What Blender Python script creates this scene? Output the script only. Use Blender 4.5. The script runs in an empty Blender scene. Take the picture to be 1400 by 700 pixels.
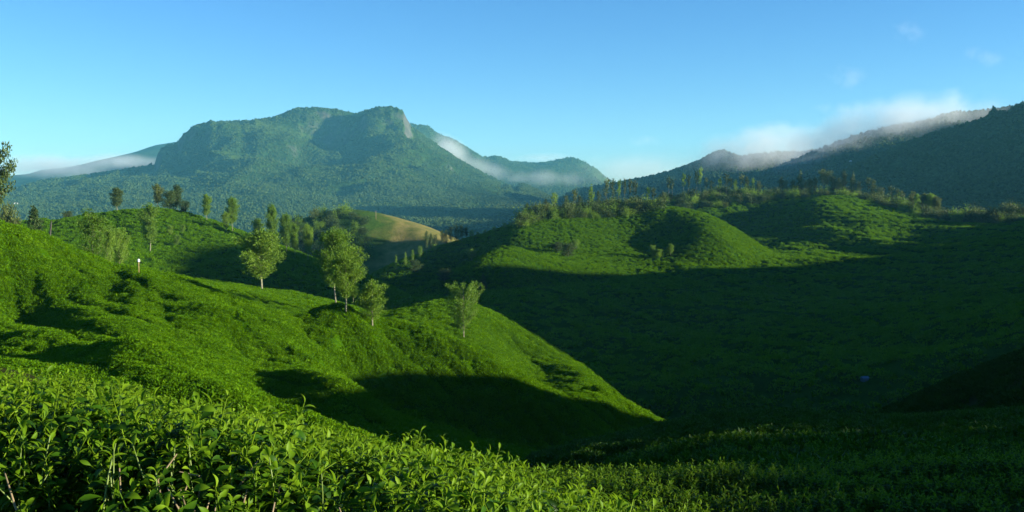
import bpy, bmesh, math, random
import numpy as np
from mathutils import Vector, Matrix

random.seed(7)
rng = np.random.default_rng(11)
R = math.radians
scene = bpy.context.scene
col = scene.collection

# ------------------------------------------------------------------ camera, sky, sun, exposure
FPX = 1300.0                      # focal length in pixels of the 1400 px wide photograph
HORIZON = 262.0                   # pixel row of the horizon
PITCH = math.atan((350.0 - HORIZON) / FPX)
cam_d = bpy.data.cameras.new('camera')
cam = bpy.data.objects.new('camera', cam_d)
col.objects.link(cam)
cam_d.sensor_width = 36.0
cam_d.lens = 36.0 * FPX / 1400.0
cam_d.clip_start = 0.1
cam_d.clip_end = 60000
cam.location = (0, 0, 0)
cam.rotation_euler = (math.pi / 2 - PITCH, 0, 0)
scene.camera = cam
scene.render.resolution_x, scene.render.resolution_y = 1024, 512

SUN_EL, SUN_AZ = 11.0, 101.0      # azimuth clockwise from the view direction (+Y): low, from the right, a little behind
sd = Vector((math.cos(R(SUN_EL)) * math.sin(R(SUN_AZ)), math.cos(R(SUN_EL)) * math.cos(R(SUN_AZ)), math.sin(R(SUN_EL))))
sun_d = bpy.data.lights.new('sun', 'SUN')
sun_d.energy = 5.0
sun_d.angle = R(0.5)
sun_d.color = (1.0, 0.90, 0.70)
sun = bpy.data.objects.new('sun', sun_d)
col.objects.link(sun)
sun.rotation_euler = sd.to_track_quat('Z', 'Y').to_euler()

world = bpy.data.worlds.new('World')
scene.world = world
world.use_nodes = True
nt = world.node_tree
nt.nodes.clear()
wo = nt.nodes.new('ShaderNodeOutputWorld')
bg = nt.nodes.new('ShaderNodeBackground')
sky = nt.nodes.new('ShaderNodeTexSky')
sky.sky_type = 'NISHITA'
sky.sun_disc = False
sky.sun_elevation = R(SUN_EL)
sky.sun_rotation = R(SUN_AZ)
sky.altitude = 1600
sky.air_density = 1.0
sky.dust_density = 0.3
sky.ozone_density = 3.0
hs = nt.nodes.new('ShaderNodeHueSaturation')
hs.inputs['Saturation'].default_value = 1.15
tint = nt.nodes.new('ShaderNodeMix'); tint.data_type = 'RGBA'; tint.blend_type = 'MULTIPLY'
tint.inputs[0].default_value = 1.0
tint.inputs[7].default_value = (0.85, 1.02, 1.20, 1)
nt.links.new(sky.outputs[0], hs.inputs['Color'])
nt.links.new(hs.outputs[0], tint.inputs[6])
nt.links.new(tint.outputs[2], bg.inputs[0])
bg.inputs[1].default_value = 0.053
nt.links.new(bg.outputs[0], wo.inputs[0])
world.cycles.sampling_method = 'MANUAL'
world.cycles.sample_map_resolution = 512

scene.view_settings.view_transform = 'Standard'
scene.view_settings.look = 'None'
scene.view_settings.gamma = 1.0
scene.view_settings.exposure = 1.85
cy = scene.cycles
cy.use_denoising = True
cy.max_bounces = 6
cy.diffuse_bounces = 2
cy.glossy_bounces = 1
cy.transmission_bounces = 3
cy.transparent_max_bounces = 4
cy.volume_bounces = 1
cy.volume_step_rate = 1.0
cy.volume_max_steps = 64
cy.caustics_reflective = cy.caustics_refractive = False

# ------------------------------------------------------------------ small helpers
def at(px, py, dist):
    """the place seen at a pixel of the photograph, dist metres ahead"""
    a = (px - 700.0) / FPX
    b = (350.0 - py) / FPX
    c, s = math.cos(PITCH), math.sin(PITCH)
    dx, dy, dz = a, c + b * s, -s + b * c
    k = dist / dy
    return np.array((dx * k, dist, dz * k))

def to_px(p):
    c, s = math.cos(PITCH), math.sin(PITCH)
    x, y, z = p
    f = y * c - z * s
    u = y * s + z * c
    return 700 + FPX * x / f, 350 - FPX * u / f

def tag(o, label=None, cat=None, group=None, kind=None):
    if label: o['label'] = label
    if cat: o['category'] = cat
    if group: o['group'] = group
    if kind: o['kind'] = kind
    return o

_perm = np.random.default_rng(3).permutation(512)
_perm = np.concatenate([_perm, _perm, _perm])
_grad = np.random.default_rng(4).normal(size=(512, 2))
_grad /= np.linalg.norm(_grad, axis=1)[:, None]

def perlin(x, y):
    xi = np.floor(x).astype(np.int64); yi = np.floor(y).astype(np.int64)
    xf = x - xi; yf = y - yi
    u = xf * xf * xf * (xf * (xf * 6 - 15) + 10); v = yf * yf * yf * (yf * (yf * 6 - 15) + 10)
    def g(ix, iy, fx, fy):
        h = _perm[(_perm[ix & 511] + iy) & 511]
        return _grad[h, 0] * fx + _grad[h, 1] * fy
    a = g(xi, yi, xf, yf); b = g(xi + 1, yi, xf - 1, yf)
    c = g(xi, yi + 1, xf, yf - 1); d = g(xi + 1, yi + 1, xf - 1, yf - 1)
    return 1.4 * ((a * (1 - u) + b * u) * (1 - v) + (c * (1 - u) + d * u) * v)

def fbm(x, y, oct=5, gain=0.5, lac=2.03, ridged=False):
    t = 0; a = 1.0; n = 0
    for i in range(oct):
        q = perlin(x * lac ** i + 17.3 * i, y * lac ** i - 9.1 * i)
        if ridged: q = 1 - 2 * np.abs(q)
        t = t + a * q; n += a; a *= gain
    return t / n

def new_mesh(name, v, f, smooth=True):
    """fast mesh from arrays of vertices and same-sized polygons"""
    v = np.asarray(v, dtype=np.float32); f = np.asarray(f, dtype=np.int32)
    me = bpy.data.meshes.new(name)
    k = f.shape[1]
    me.vertices.add(len(v)); me.vertices.foreach_set('co', v.ravel())
    me.loops.add(f.size); me.loops.foreach_set('vertex_index', f.ravel())
    me.polygons.add(len(f))
    me.polygons.foreach_set('loop_start', np.arange(0, f.size, k, dtype=np.int32))
    if smooth: me.polygons.foreach_set('use_smooth', np.ones(len(f), dtype=bool))
    me.update(calc_edges=True)
    return me

def link(name, me, mat=None, parent=None):
    o = bpy.data.objects.new(name, me)
    col.objects.link(o)
    if mat and me and not me.materials: me.materials.append(mat)
    if parent: o.parent = parent
    return o

# ------------------------------------------------------------------ materials
def mat_new(name):
    m = bpy.data.materials.new(name); m.use_nodes = True
    t = m.node_tree; t.nodes.clear()
    out = t.nodes.new('ShaderNodeOutputMaterial')
    return m, t, out

def N(t, kind, **kw):
    n = t.nodes.new(kind)
    for k, v in kw.items(): setattr(n, k, v)
    return n

ALB = 0.76
def ramp(t, fac, stops, k=1.0):
    r = N(t, 'ShaderNodeValToRGB')
    e = r.color_ramp.elements
    while len(e) < len(stops): e.new(0.5)
    for q, (p, c) in zip(e, stops):
        q.position = p; q.color = (c[0] * k, c[1] * k, c[2] * k, 1)
    t.links.new(fac, r.inputs[0])
    return r.outputs[0]

def noise(t, scale, detail=4, rough=0.55, vec=None):
    n = N(t, 'ShaderNodeTexNoise')
    n.inputs['Scale'].default_value = scale
    n.inputs['Detail'].default_value = detail
    n.inputs['Roughness'].default_value = rough
    if vec is None:
        g = N(t, 'ShaderNodeNewGeometry'); vec = g.outputs['Position']
    t.links.new(vec, n.inputs['Vector'])
    return n.outputs['Fac']

def mix(t, fac, a, b):
    m = N(t, 'ShaderNodeMix', data_type='RGBA')
    for s, v in ((m.inputs[0], fac), (m.inputs[6], a), (m.inputs[7], b)):
        if hasattr(v, 'node'): t.links.new(v, s)
        elif isinstance(v, (int, float)): s.default_value = v
        else: s.default_value = (v[0], v[1], v[2], 1)
    return m.outputs[2]

def math_n(t, op, a, b=None, c=None, clamp=False):
    m = N(t, 'ShaderNodeMath', operation=op, use_clamp=clamp)
    for s, v in zip(m.inputs, (a, b, c)):
        if v is None: continue
        if hasattr(v, 'node'): t.links.new(v, s)
        else: s.default_value = v
    return m.outputs[0]

def principled(t, out, color, rough=0.7, bump=None, bstr=0.5, bdist=0.1, spec=0.3, transl=None, tw=0.4):
    p = N(t, 'ShaderNodeBsdfPrincipled')
    if hasattr(color, 'node'): t.links.new(color, p.inputs['Base Color'])
    else: p.inputs['Base Color'].default_value = (*color, 1)
    if hasattr(rough, 'node'): t.links.new(rough, p.inputs['Roughness'])
    else: p.inputs['Roughness'].default_value = rough
    p.inputs['Specular IOR Level'].default_value = spec
    if bump is not None:
        b = N(t, 'ShaderNodeBump')
        b.inputs['Strength'].default_value = bstr; b.inputs['Distance'].default_value = bdist
        t.links.new(bump, b.inputs['Height']); t.links.new(b.outputs[0], p.inputs['Normal'])
    if transl is not None:
        tr = N(t, 'ShaderNodeBsdfTranslucent')
        if hasattr(transl, 'node'): t.links.new(transl, tr.inputs[0])
        else: tr.inputs[0].default_value = (*transl, 1)
        mx = N(t, 'ShaderNodeMixShader'); mx.inputs[0].default_value = tw
        t.links.new(p.outputs[0], mx.inputs[1]); t.links.new(tr.outputs[0], mx.inputs[2])
        t.links.new(mx.outputs[0], out.inputs[0])
    else:
        t.links.new(p.outputs[0], out.inputs[0])
    return p

def tea_ground(name, lo, mid, hi, fine, coarse, bd=0.25, tan=None):
    m, t, out = mat_new(name)
    n1 = noise(t, coarse, 5, 0.6); n2 = noise(t, fine, 4, 0.65)
    f = math_n(t, 'ADD', math_n(t, 'MULTIPLY', n1, 0.5), math_n(t, 'MULTIPLY', n2, 0.5))
    c = ramp(t, f, [(0.32, lo), (0.5, mid), (0.68, hi)], ALB)
    principled(t, out, c, 0.9, n2, 0.9, bd, 0.0)
    return m

M = {}
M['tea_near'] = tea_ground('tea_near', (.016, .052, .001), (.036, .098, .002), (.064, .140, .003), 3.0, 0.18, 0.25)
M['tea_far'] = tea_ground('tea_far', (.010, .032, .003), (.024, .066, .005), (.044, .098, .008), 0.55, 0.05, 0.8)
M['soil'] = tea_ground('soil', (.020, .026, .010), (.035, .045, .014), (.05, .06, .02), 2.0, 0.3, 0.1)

def forest_ground(name, rock=True):
    m, t, out = mat_new(name)
    n1 = noise(t, 0.0045, 6, 0.6); n2 = noise(t, 0.06, 3, 0.6)
    f = math_n(t, 'ADD', math_n(t, 'MULTIPLY', n1, 0.55), math_n(t, 'MULTIPLY', n2, 0.45))
    c = ramp(t, f, [(0.35, (.012, .030, .007)), (0.5, (.026, .056, .010)), (0.66, (.058, .094, .018))], ALB)
    if rock:
        g = N(t, 'ShaderNodeNewGeometry'); sx = N(t, 'ShaderNodeSeparateXYZ')
        t.links.new(g.outputs['Normal'], sx.inputs[0])
        steep = math_n(t, 'SUBTRACT', 0.76, sx.outputs[2])
        n3 = noise(t, 0.02, 5, 0.7)
        k = math_n(t, 'ADD', math_n(t, 'MULTIPLY', steep, 5.0), math_n(t, 'MULTIPLY_ADD', n3, 2.4, -1.35), clamp=True)
        rockc = ramp(t, noise(t, 0.05, 6, 0.7), [(0.3, (.03, .036, .032)), (0.7, (.085, .085, .07))])
        c = mix(t, k, c, rockc)
    principled(t, out, c, 0.9, n2, 1.0, 6.0, 0.0)
    return m
M['mountain'] = forest_ground('mountain_forest')
M['mountain_plain'] = forest_ground('mountain_plain', False)

# ------------------------------------------------------------------ terrain: each hill is a smooth surface through surveyed points, plus its own relief
class Hill:
    def __init__(s, name, pts, x0, x1, y0, y1, step, floor=-95.0, fade=0.12, extra=(), relief=None, lam=1e-6, sharp=False, sil=None, silw=0.12):
        s.name = name
        w = [at(*p) for p in pts] + [np.array(e, float) for e in extra]
        w = np.array(w); s.pts = w
        sc = max(x1 - x0, y1 - y0)
        P = w[:, :2] / sc; n = len(P)
        def phi(d2): return (-np.sqrt(d2 + 1e-6)) if sharp else np.where(d2 > 1e-18, 0.5 * d2 * np.log(np.maximum(d2, 1e-18)), 0)
        d2 = ((P[:, None] - P[None]) ** 2).sum(-1)
        A = np.zeros((n + 3, n + 3)); A[:n, :n] = phi(d2) + lam * np.eye(n)
        A[:n, n] = 1; A[:n, n + 1:] = P; A[n, :n] = 1; A[n + 1:, :n] = P.T
        c = np.linalg.solve(A, np.concatenate([w[:, 2], np.zeros(3)]))
        s.nx = int((x1 - x0) / step) + 1; s.ny = int((y1 - y0) / step) + 1
        s.xs = np.linspace(x0, x1, s.nx); s.ys = np.linspace(y0, y1, s.ny)
        X, Y = np.meshgrid(s.xs, s.ys)
        s.X, s.Y = X, Y
        # evaluate on a coarse grid then refine: thin plates are smooth
        q = max(1, int(min(s.nx, s.ny) / 130))
        cx = np.linspace(x0, x1, max(8, s.nx // q)); cyy = np.linspace(y0, y1, max(8, s.ny // q))
        CX, CY = np.meshgrid(cx, cyy)
        Z = np.full(CX.shape, c[n]) + c[n + 1] * CX / sc + c[n + 2] * CY / sc
        for i in range(n):
            Z += c[i] * phi((CX / sc - P[i, 0]) ** 2 + (CY / sc - P[i, 1]) ** 2)
        s.Z = s._bicubic(cx, cyy, Z)
        s.floor, s.fade = floor, fade
        s.x0, s.x1, s.y0, s.y1 = x0, x1, y0, y1
        s.relief = relief
        if relief: relief(s)
        if sil:
            for _ in range(3): s.crest(sil, silw)
        if fade:
            fx = np.minimum(X - x0, x1 - X) / ((x1 - x0) * fade); fy = np.minimum(Y - y0, y1 - Y) / ((y1 - y0) * fade)
            k = np.clip(np.minimum(fx, fy), 0, 1); k = k * k * (3 - 2 * k)
            s.Z = np.minimum(s.Z, floor + (s.Z - floor) * k)
    def _bicubic(s, cx, cyy, Z):
        def up(a, src, dst):           # Catmull-Rom along axis 1
            t = (dst - src[0]) / (src[1] - src[0]); i = np.clip(np.floor(t).astype(int), 0, len(src) - 2); f = t - i
            g = lambda k: a[:, np.clip(i + k, 0, len(src) - 1)]
            p0, p1, p2, p3 = g(-1), g(0), g(1), g(2)
            return p1 + 0.5 * f * (p2 - p0 + f * (2 * p0 - 5 * p1 + 4 * p2 - p3 + f * (3 * (p1 - p2) + p3 - p0)))
        a = up(Z, cx, s.xs)
        return up(a.T.copy(), cyy, s.ys).T.copy()
    def h(s, x, y):
        x = np.asarray(x, float); y = np.asarray(y, float)
        tx = np.clip((x - s.xs[0]) / (s.xs[1] - s.xs[0]), 0, s.nx - 1.001); ty = np.clip((y - s.ys[0]) / (s.ys[1] - s.ys[0]), 0, s.ny - 1.001)
        i = tx.astype(int); j = ty.astype(int); fx = tx - i; fy = ty - j
        z = (s.Z[j, i] * (1 - fx) + s.Z[j, i + 1] * fx) * (1 - fy) + (s.Z[j + 1, i] * (1 - fx) + s.Z[j + 1, i + 1] * fx) * fy
        inside = (x >= s.x0) & (x <= s.x1) & (y >= s.y0) & (y <= s.y1)
        return np.where(inside, z, -1e3)
    def hit(s, px, py, near=None, far=None):
        """where the line of sight through a pixel meets this hill"""
        near = near or max(2.0, s.y0); far = far or s.y1
        D = np.geomspace(near, far, 900)
        a = at(px, py, 1.0)
        z = s.h(a[0] * D, D)
        k = np.nonzero(a[2] * D <= z)[0]
        if len(k) == 0: return None
        d = D[k[0]]
        return np.array((a[0] * d, d, float(s.h(a[0] * d, d))))
    def line(s, pix):
        out = [s.hit(*p) for p in pix]
        return [o[:2] for o in out if o is not None]
    def carve(s, poly, width, amp, taper=True):
        """a rounded ridge (amp > 0) or gully (amp < 0) along a polyline"""
        if len(poly) < 2: return
        best = np.full(s.X.shape, 1e9); along = np.zeros(s.X.shape)
        L = [0.0]
        for a, b in zip(poly[:-1], poly[1:]): L.append(L[-1] + np.linalg.norm(np.array(b) - a))
        for i, (a, b) in enumerate(zip(poly[:-1], poly[1:])):
            d = np.array(b) - a; ll = (d ** 2).sum() + 1e-9
            t = np.clip(((s.X - a[0]) * d[0] + (s.Y - a[1]) * d[1]) / ll, 0, 1)
            q = np.hypot(s.X - a[0] - t * d[0], s.Y - a[1] - t * d[1])
            m = q < best
            best[m] = q[m]; along[m] = (L[i] + t[m] * math.sqrt(ll)) / L[-1]
        k = np.exp(-(best / width) ** 2)
        if taper: k = k * np.clip(np.minimum(along, 1 - along) / 0.15 + 0.15, 0, 1)
        s.Z += amp * k
    def crest(s, sil, w):
        """raise or lower the crest so that the skyline has the surveyed height"""
        su = np.array([p[0] for p in sil], float); sv = np.array([p[1] for p in sil], float)
        bins = np.arange(su[0], su[-1] + 0.1, max(2.0, (s.xs[1] - s.xs[0]) / s.ys.mean() * FPX))
        D = np.linspace(s.y0, s.y1, 500)
        dy, yc = [], []
        for u in bins:
            tgt = at(u, np.interp(u, su, sv), 1.0)
            z = s.h(tgt[0] * D, D) / D
            k = int(np.argmax(z)); yc.append(D[k]); dy.append((tgt[2] - z[k]) * D[k])
        dy = np.array(dy) * np.clip(np.minimum(bins - bins[0], bins[-1] - bins) / 25 + 0.05, 0, 1); yc = np.array(yc)
        ker = np.ones(9) / 9
        yc = np.convolve(np.pad(yc, 4, 'edge'), ker, 'valid')
        lim = 0.035 * (s.y1 - s.y0); dy = np.clip(dy, -lim, lim)
        k = FPX / math.cos(PITCH)
        U = 700 + k * s.X / np.maximum(s.Y, 1) * math.cos(PITCH) / (1 + math.tan(PITCH) * 0.0)
        DZ = np.interp(U, bins, dy, 0, 0); YC = np.interp(U, bins, yc)
        sig = w * (s.y1 - s.y0)
        s.Z += DZ * np.exp(-((s.Y - YC) / sig) ** 2)
    def build(s, mat, label, name=None):
        v = np.stack([s.X.ravel(), s.Y.ravel(), s.Z.ravel()], 1)
        i = np.arange(s.nx * s.ny).reshape(s.ny, s.nx)
        f = np.stack([i[:-1, :-1], i[:-1, 1:], i[1:, 1:], i[1:, :-1]], -1).reshape(-1, 4)
        low = s.Z.ravel()[f].max(1) < s.floor + 1.0        # what lies wholly under the valley floor is left out
        f = f[~low]
        o = link(name or s.name, new_mesh(s.name, v, f), mat)
        tag(o, label=label, kind='structure')
        s.obj = o
        return o

def tea_relief(amp, scale, amp2=0, scale2=1):
    def r(s):
        s.Z += amp * fbm(s.X / scale, s.Y / scale, 4)
        if amp2: s.Z += amp2 * fbm(s.X / scale2 + 31, s.Y / scale2, 3)
    return r

# --- left spur that falls across the middle of the picture
def spur_relief(s):
    s.carve(s.line([(400, 455), (440, 463), (520, 476), (600, 502), (700, 535), (800, 562), (900, 586)]), 6, 3.6)
    s.carve(s.line([(410, 472), (440, 482), (520, 512), (620, 545), (720, 578), (820, 600)]), 8, -3.2)
    s.carve(s.line([(420, 490), (500, 508), (560, 530), (628, 590)]), 5, 1.5)
    s.carve(s.line([(300, 440), (400, 495), (480, 545), (560, 590)]), 4.5, -0.6)
    s.carve(s.line([(270, 425), (340, 465), (420, 515), (500, 575)]), 2.6, 1.8)
    s.carve(s.line([(310, 445), (335, 485), (370, 520), (450, 570)]), 2.4, -1.2)
    s.carve(s.line([(150, 362), (200, 378), (250, 407), (300, 445), (320, 480), (380, 540)]), 3.6, 0.8)
    s.carve(s.line([(100, 360), (180, 400), (240, 450), (300, 520)]), 4.5, -1.0)
    s.carve(s.line([(0, 350), (100, 390), (180, 450), (230, 510)]), 3.5, 0.9)
    s.carve(s.line([(0, 385), (80, 430), (150, 490)]), 4, -0.9)
    s.carve(s.line([(690, 440), (730, 470), (748, 505), (705, 515)]), 5, -3.2)
    s.carve(s.line([(270, 385), (330, 405), (420, 425)]), 3, -1.2)
    p = s.X * .77 + s.Y * .64; q = s.Y * .77 - s.X * .64       # tea rows running down the slope
    near = np.clip(1.3 - s.Y / 160, .25, 1)
    s.Z += 0.32 * fbm(s.X / 20, s.Y / 20, 4) + near * 0.7 * fbm(p / 5.0, q / 70, 3)
    ph = p / 10.5 + 0.30 * fbm(p / 40, q / 60, 2) + .15
    fold = 1 - np.abs(np.sin(ph * math.pi)) ** 0.8            # long folds with sharp crests
    s.Z += 0.75 * (fold - .4) * np.clip((130 - s.Y) / 40, 0, 1) * np.clip((8 - s.X) / 25, 0, 1) * (0.7 + 0.5 * fbm(s.X / 30, s.Y / 30, 2)) + 0.3 * fbm(s.X / 2.2, s.Y / 2.2, 3) + 0.35 * fbm(p / 1.6, q / 14, 2)

spur = Hill('hill', [
    (-260, 262, 95), (-120, 285, 105), (0, 305, 110), (60, 320, 115), (100, 340, 118), (150, 360, 125), (200, 371, 135), (250, 379, 155),
    (330, 390, 185), (360, 396, 190), (400, 399, 190), (470, 416, 180), (520, 427, 170), (560, 421, 168), (600, 412, 170), (640, 414, 168),
    (680, 430, 160), (740, 465, 150), (800, 503, 140), (850, 545, 132), (915, 582, 125),
    (-260, 490, 74), (0, 490, 63), (150, 510, 51), (300, 545, 41), (430, 585, 42), (560, 620, 48), (700, 645, 52), (760, 640, 60), (850, 603, 90),
    (0, 400, 94), (150, 430, 76), (100, 380, 97), (250, 470, 59), (330, 500, 58), (-200, 400, 104), (420, 470, 92), (300, 420, 92), (450, 520, 80), (380, 510, 74), (500, 560, 70), (400, 430, 130), (520, 470, 115), (635, 463, 135),
    (600, 520, 95), (700, 530, 100), (780, 560, 100), (560, 560, 78), (650, 600, 72)],
    -150, 60, 22, 250, 0.45, floor=-60,
    extra=[(-100, 170, -8), (-60, 220, -26), (-20, 220, -40), (0, 200, -42), (15, 190, -44), (25, 165, -44), (30, 140, -44), (-140, 200, -15)],
    sil=[(0, 305), (60, 320), (100, 340), (150, 360), (200, 371), (250, 379), (330, 390), (360, 396), (400, 399), (470, 416), (500, 424), (520, 427), (540, 425), (560, 420), (600, 411), (640, 413), (680, 430), (740, 465), (800, 503), (850, 545), (915, 582)], relief=spur_relief)

# --- lit hill behind it, left
knoll = Hill('hill', [
    (-120, 322, 390), (0, 316, 380), (65, 306, 360), (100, 297, 360), (150, 291, 360), (215, 285, 360), (250, 290, 360), (300, 305, 360), (350, 325, 350),
    (400, 342, 340), (430, 354, 332), (470, 374, 322), (520, 402, 310), (0, 345, 230), (100, 350, 232), (200, 374, 236), (300, 388, 250), (400, 404, 260),
    (500, 430, 262), (250, 335, 300), (350, 360, 292), (150, 330, 300), (440, 385, 290), (300, 365, 268), (400, 380, 278)],
    -330, 30, 190, 520, 1.0, floor=-75,
    extra=[(-120, 470, -36), (-170, 490, -50), (-50, 470, -58), (-10, 390, -60), (-280, 480, -45), (0, 300, -55)],
    sil=[(65, 306), (100, 297), (150, 291), (180, 287), (215, 285), (250, 290), (300, 305), (350, 325), (400, 342), (430, 354), (470, 374)], relief=tea_relief(1.8, 42, 0.4, 5))

# --- round grassy hill, half forest, half tan meadow
tan_hill = Hill('hill', [
    (340, 345, 610), (380, 320, 615), (400, 308, 615), (430, 299, 615), (465, 296, 615), (500, 298, 615), (540, 309, 610), (570, 321, 600), (592, 333, 592), (620, 348, 585),
    (400, 352, 580), (450, 356, 578), (500, 358, 575), (550, 360, 572), (500, 322, 600), (450, 318, 602), (550, 335, 592), (640, 372, 570)],
    -260, 20, 470, 800, 2.0, floor=-100,
    extra=[(-170, 740, -75), (-80, 740, -78), (-10, 700, -78), (-100, 520, -66), (-60, 520, -66), (-150, 520, -66), (-30, 540, -66), (-190, 560, -60), (-100, 480, -75), (-40, 480, -75), (-160, 480, -75)],
    relief=tea_relief(1.2, 40))

# --- middle hill right of centre
def mid_relief(s):
    s.carve(s.line([(530, 392), (580, 372), (630, 355), (680, 330)]), 26, -8, False)
    s.carve(s.line([(716, 312), (695, 342), (664, 388)]), 16, 2.5)
    s.Z += 1.5 * fbm(s.X / 45, s.Y / 45, 4) + 0.5 * fbm(s.X / 9 + 31, s.Y / 9, 3)

mid_hill = Hill('hill', [
    (520, 377, 480), (560, 354, 500), (600, 337, 520), (650, 323, 530), (700, 307, 530), (740, 296, 535), (800, 290, 550), (870, 286, 560), (900, 283, 560),
    (940, 288, 540), (980, 304, 520), (1000, 319, 510), (1016, 338, 495), (960, 308, 512), (985, 325, 490), (1035, 362, 480),
    (660, 390, 395), (690, 345, 438), (712, 311, 500), (640, 385, 450), (600, 382, 460), (560, 395, 430), (620, 350, 500),
    (760, 390, 420), (830, 378, 440), (880, 362, 470), (950, 358, 470), (760, 335, 490), (858, 322, 522), (855, 350, 483), (930, 320, 515)],
    -110, 190, 350, 680, 1.6, floor=-100,
    extra=[(-60, 600, -70), (0, 640, -60), (100, 650, -50), (150, 600, -60), (-90, 460, -68), (20, 370, -62), (60, 400, -60), (110, 430, -60), (-50, 380, -66)],
    sil=[(560, 354), (600, 337), (650, 323), (700, 307), (740, 297), (800, 290), (870, 286), (900, 283), (925, 285)], relief=mid_relief)

# --- broad dark valley side and the ridge with the tree line
def valley_relief(s):
    s.carve(s.line([(955, 284), (1010, 300), (1055, 318)]), 32, -8, False)
    s.carve(s.line([(1085, 284), (1130, 294), (1180, 306), (1235, 322)]), 36, 2.2)
    s.carve(s.line([(1010, 335), (1100, 328), (1180, 333), (1240, 345)]), 12, 3.0)
    s.Z += 3.0 * fbm(s.X / 70, s.Y / 70, 4) + 0.9 * fbm(s.X / 14 + 31, s.Y / 14, 3)
    s.Z += 2.6 * fbm((s.X + s.Y * .5) / 34, (s.Y - s.X * .5) / 120, 4, ridged=True)

valley = Hill('hill', [
    (820, 283, 720), (900, 275, 725), (960, 271, 720), (1000, 269, 720), (1100, 271, 720), (1160, 276, 710), (1200, 281, 700), (1240, 291, 690), (1290, 303, 660), (1340, 306, 620),
    (1400, 300, 580), (1500, 302, 540),
    (1120, 278, 655), (1180, 292, 640), (1240, 319, 590), (1060, 300, 655), (1100, 322, 600), (1200, 338, 560), (1000, 347, 560), (940, 365, 470), (1060, 290, 690),
    (1050, 400, 420), (1200, 400, 400), (1400, 400, 330), (1330, 340, 480), (900, 450, 320), (1000, 500, 240), (1200, 500, 220), (1400, 440, 230), (850, 560, 190), (1000, 580, 165), (1200, 580, 150),
    (700, 430, 320), (600, 420, 300), (500, 430, 290), (780, 400, 385), (700, 500, 250), (1550, 400, 200)],
    -140, 480, 120, 900, 2.6, floor=-100,
    extra=[(0, 820, -50), (150, 820, -40), (300, 800, -50), (400, 760, -30), (-100, 420, -66), (-60, 560, -70), (420, 560, -12), (330, 400, -12), (300, 250, -5)],
    relief=valley_relief)

# --- very dark spur, lower right
right_spur = Hill('hill', [
    (1120, 610, 62), (1193, 575, 62), (1280, 535, 62), (1400, 485, 62), (1480, 450, 62), (1600, 400, 64), (1250, 612, 50), (1400, 590, 46), (1600, 540, 46)],
    10, 110, 30, 110, 0.6, floor=-50,
    extra=[(30, 95, -38), (60, 95, -32), (90, 95, -24), (75, 60, -2), (100, 60, -6), (12, 70, -28)],
    relief=tea_relief(0.8, 16, 0.3, 3))

# --- the bank the camera stands on: hedge at left, sloping field at right
bank = Hill('hill', [
    (-300, 510, 16), (-100, 535, 15), (0, 548, 14.5), (200, 580, 14), (400, 632, 13), (600, 690, 11), (760, 692, 12), (820, 645, 26),
    (780, 642, 45), (850, 611, 48), (930, 586, 52), (1000, 577, 54), (1100, 577, 52), (1200, 585, 45), (1300, 597, 38), (1400, 606, 33), (1600, 605, 30),
    (850, 730, 9.5), (1000, 640, 22), (1200, 645, 19), (1400, 660, 16), (1000, 705, 11), (1200, 705, 11), (1400, 708, 11)],
    -30, 46, -3, 75, 0.22, floor=-30, fade=0.08,
    extra=[(0, 0, -1.6), (-4, 1, -1.5), (4, 1, -1.8), (-20, 2, -1.2), (0, 4, -1.9), (-4, 4, -1.75), (20, 0, -3.2), (3, 5, -3.0), (8, 5, -3.4), (0, 20, -7.6), (0, 26, -10), (-3, 22, -9.2), (1.6, 26, -9.6), (0.8, 17, -6.4), (-3, 17, -6.8), (2.6, 20, -6.4), (3.2, 26, -8.0), (-15, 28, -10), (-5, 32, -12), (0, 40, -17.5), (14, 70, -24), (25, 65, -22), (40, 60, -14)],
    relief=tea_relief(0.5, 9, 0.12, 1.5))

# --- unseen hills added beyond the frame at right, crests shaped to cast the shade
shade_knoll = Hill('hill', [], 40, 190, -90, 150, 1.0, floor=-60, fade=0.08,
    extra=[(46, -20, -6), (46, 10, -8), (46, 40, -13), (60, 80, -26), (75, 0, 4), (75, 25, 1), (75, 45, -6), (75, 62, -10), (60, 110, -36), (60, 135, -42)] +
          [(105, y, z) for y, z in ((-62, 12), (-45, 17.5), (-30, 18), (-17, 18), (-14, 17.7), (-8, 17.0), (0, 15.1), (11, 10.8), (23, 7.1), (31, 6.2), (38, 8.6), (46, 8), (55, 6.8), (64, 6.2), (71, 5.2), (76, 1.5), (81, -3.5), (90, -11), (105, -25), (130, -38))] +
          [(135, -45, 12), (135, -15, 13), (135, 15, 8), (135, 45, 0), (135, 75, -12), (135, 105, -28), (165, 0, 6), (165, -50, 4), (165, 50, -8)],
    relief=tea_relief(0.4, 12, 0.3, 2.5))
shade_hill = Hill('hill', [], 130, 700, -80, 700, 5, floor=-90, fade=0.12,
    extra=[(200, 60, -25), (210, 140, -30), (230, 230, -36), (250, 330, -38), (290, 430, -38), (320, 540, -36), (340, 620, -40), (200, 0, -25), (300, 20, -14),
           (340, 20, -8), (340, 60, 22), (340, 100, 45), (340, 140, 52), (340, 185, 58), (340, 220, 50), (340, 250, 40), (340, 300, 30), (345, 322, 26), (360, 350, 18), (390, 400, 10), (420, 445, 12), (440, 485, 14), (445, 525, 14), (450, 562, 12), (460, 600, 13), (470, 650, 4),
           (270, 150, 5), (300, 260, -8), (320, 360, -20), (560, 200, 45), (600, 400, 10), (520, 40, 10), (400, -20, -14), (560, 560, 0)],
    relief=tea_relief(6, 60))
HILLS = [spur, knoll, tan_hill, mid_hill, valley, right_spur, bank]
spur.build(M['tea_near'], 'bright green tea covered spur falling from the upper left to the lower middle')
knoll.build(M['tea_far'], 'sunlit tea covered hill behind the left spur with scattered trees on its crest')
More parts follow.
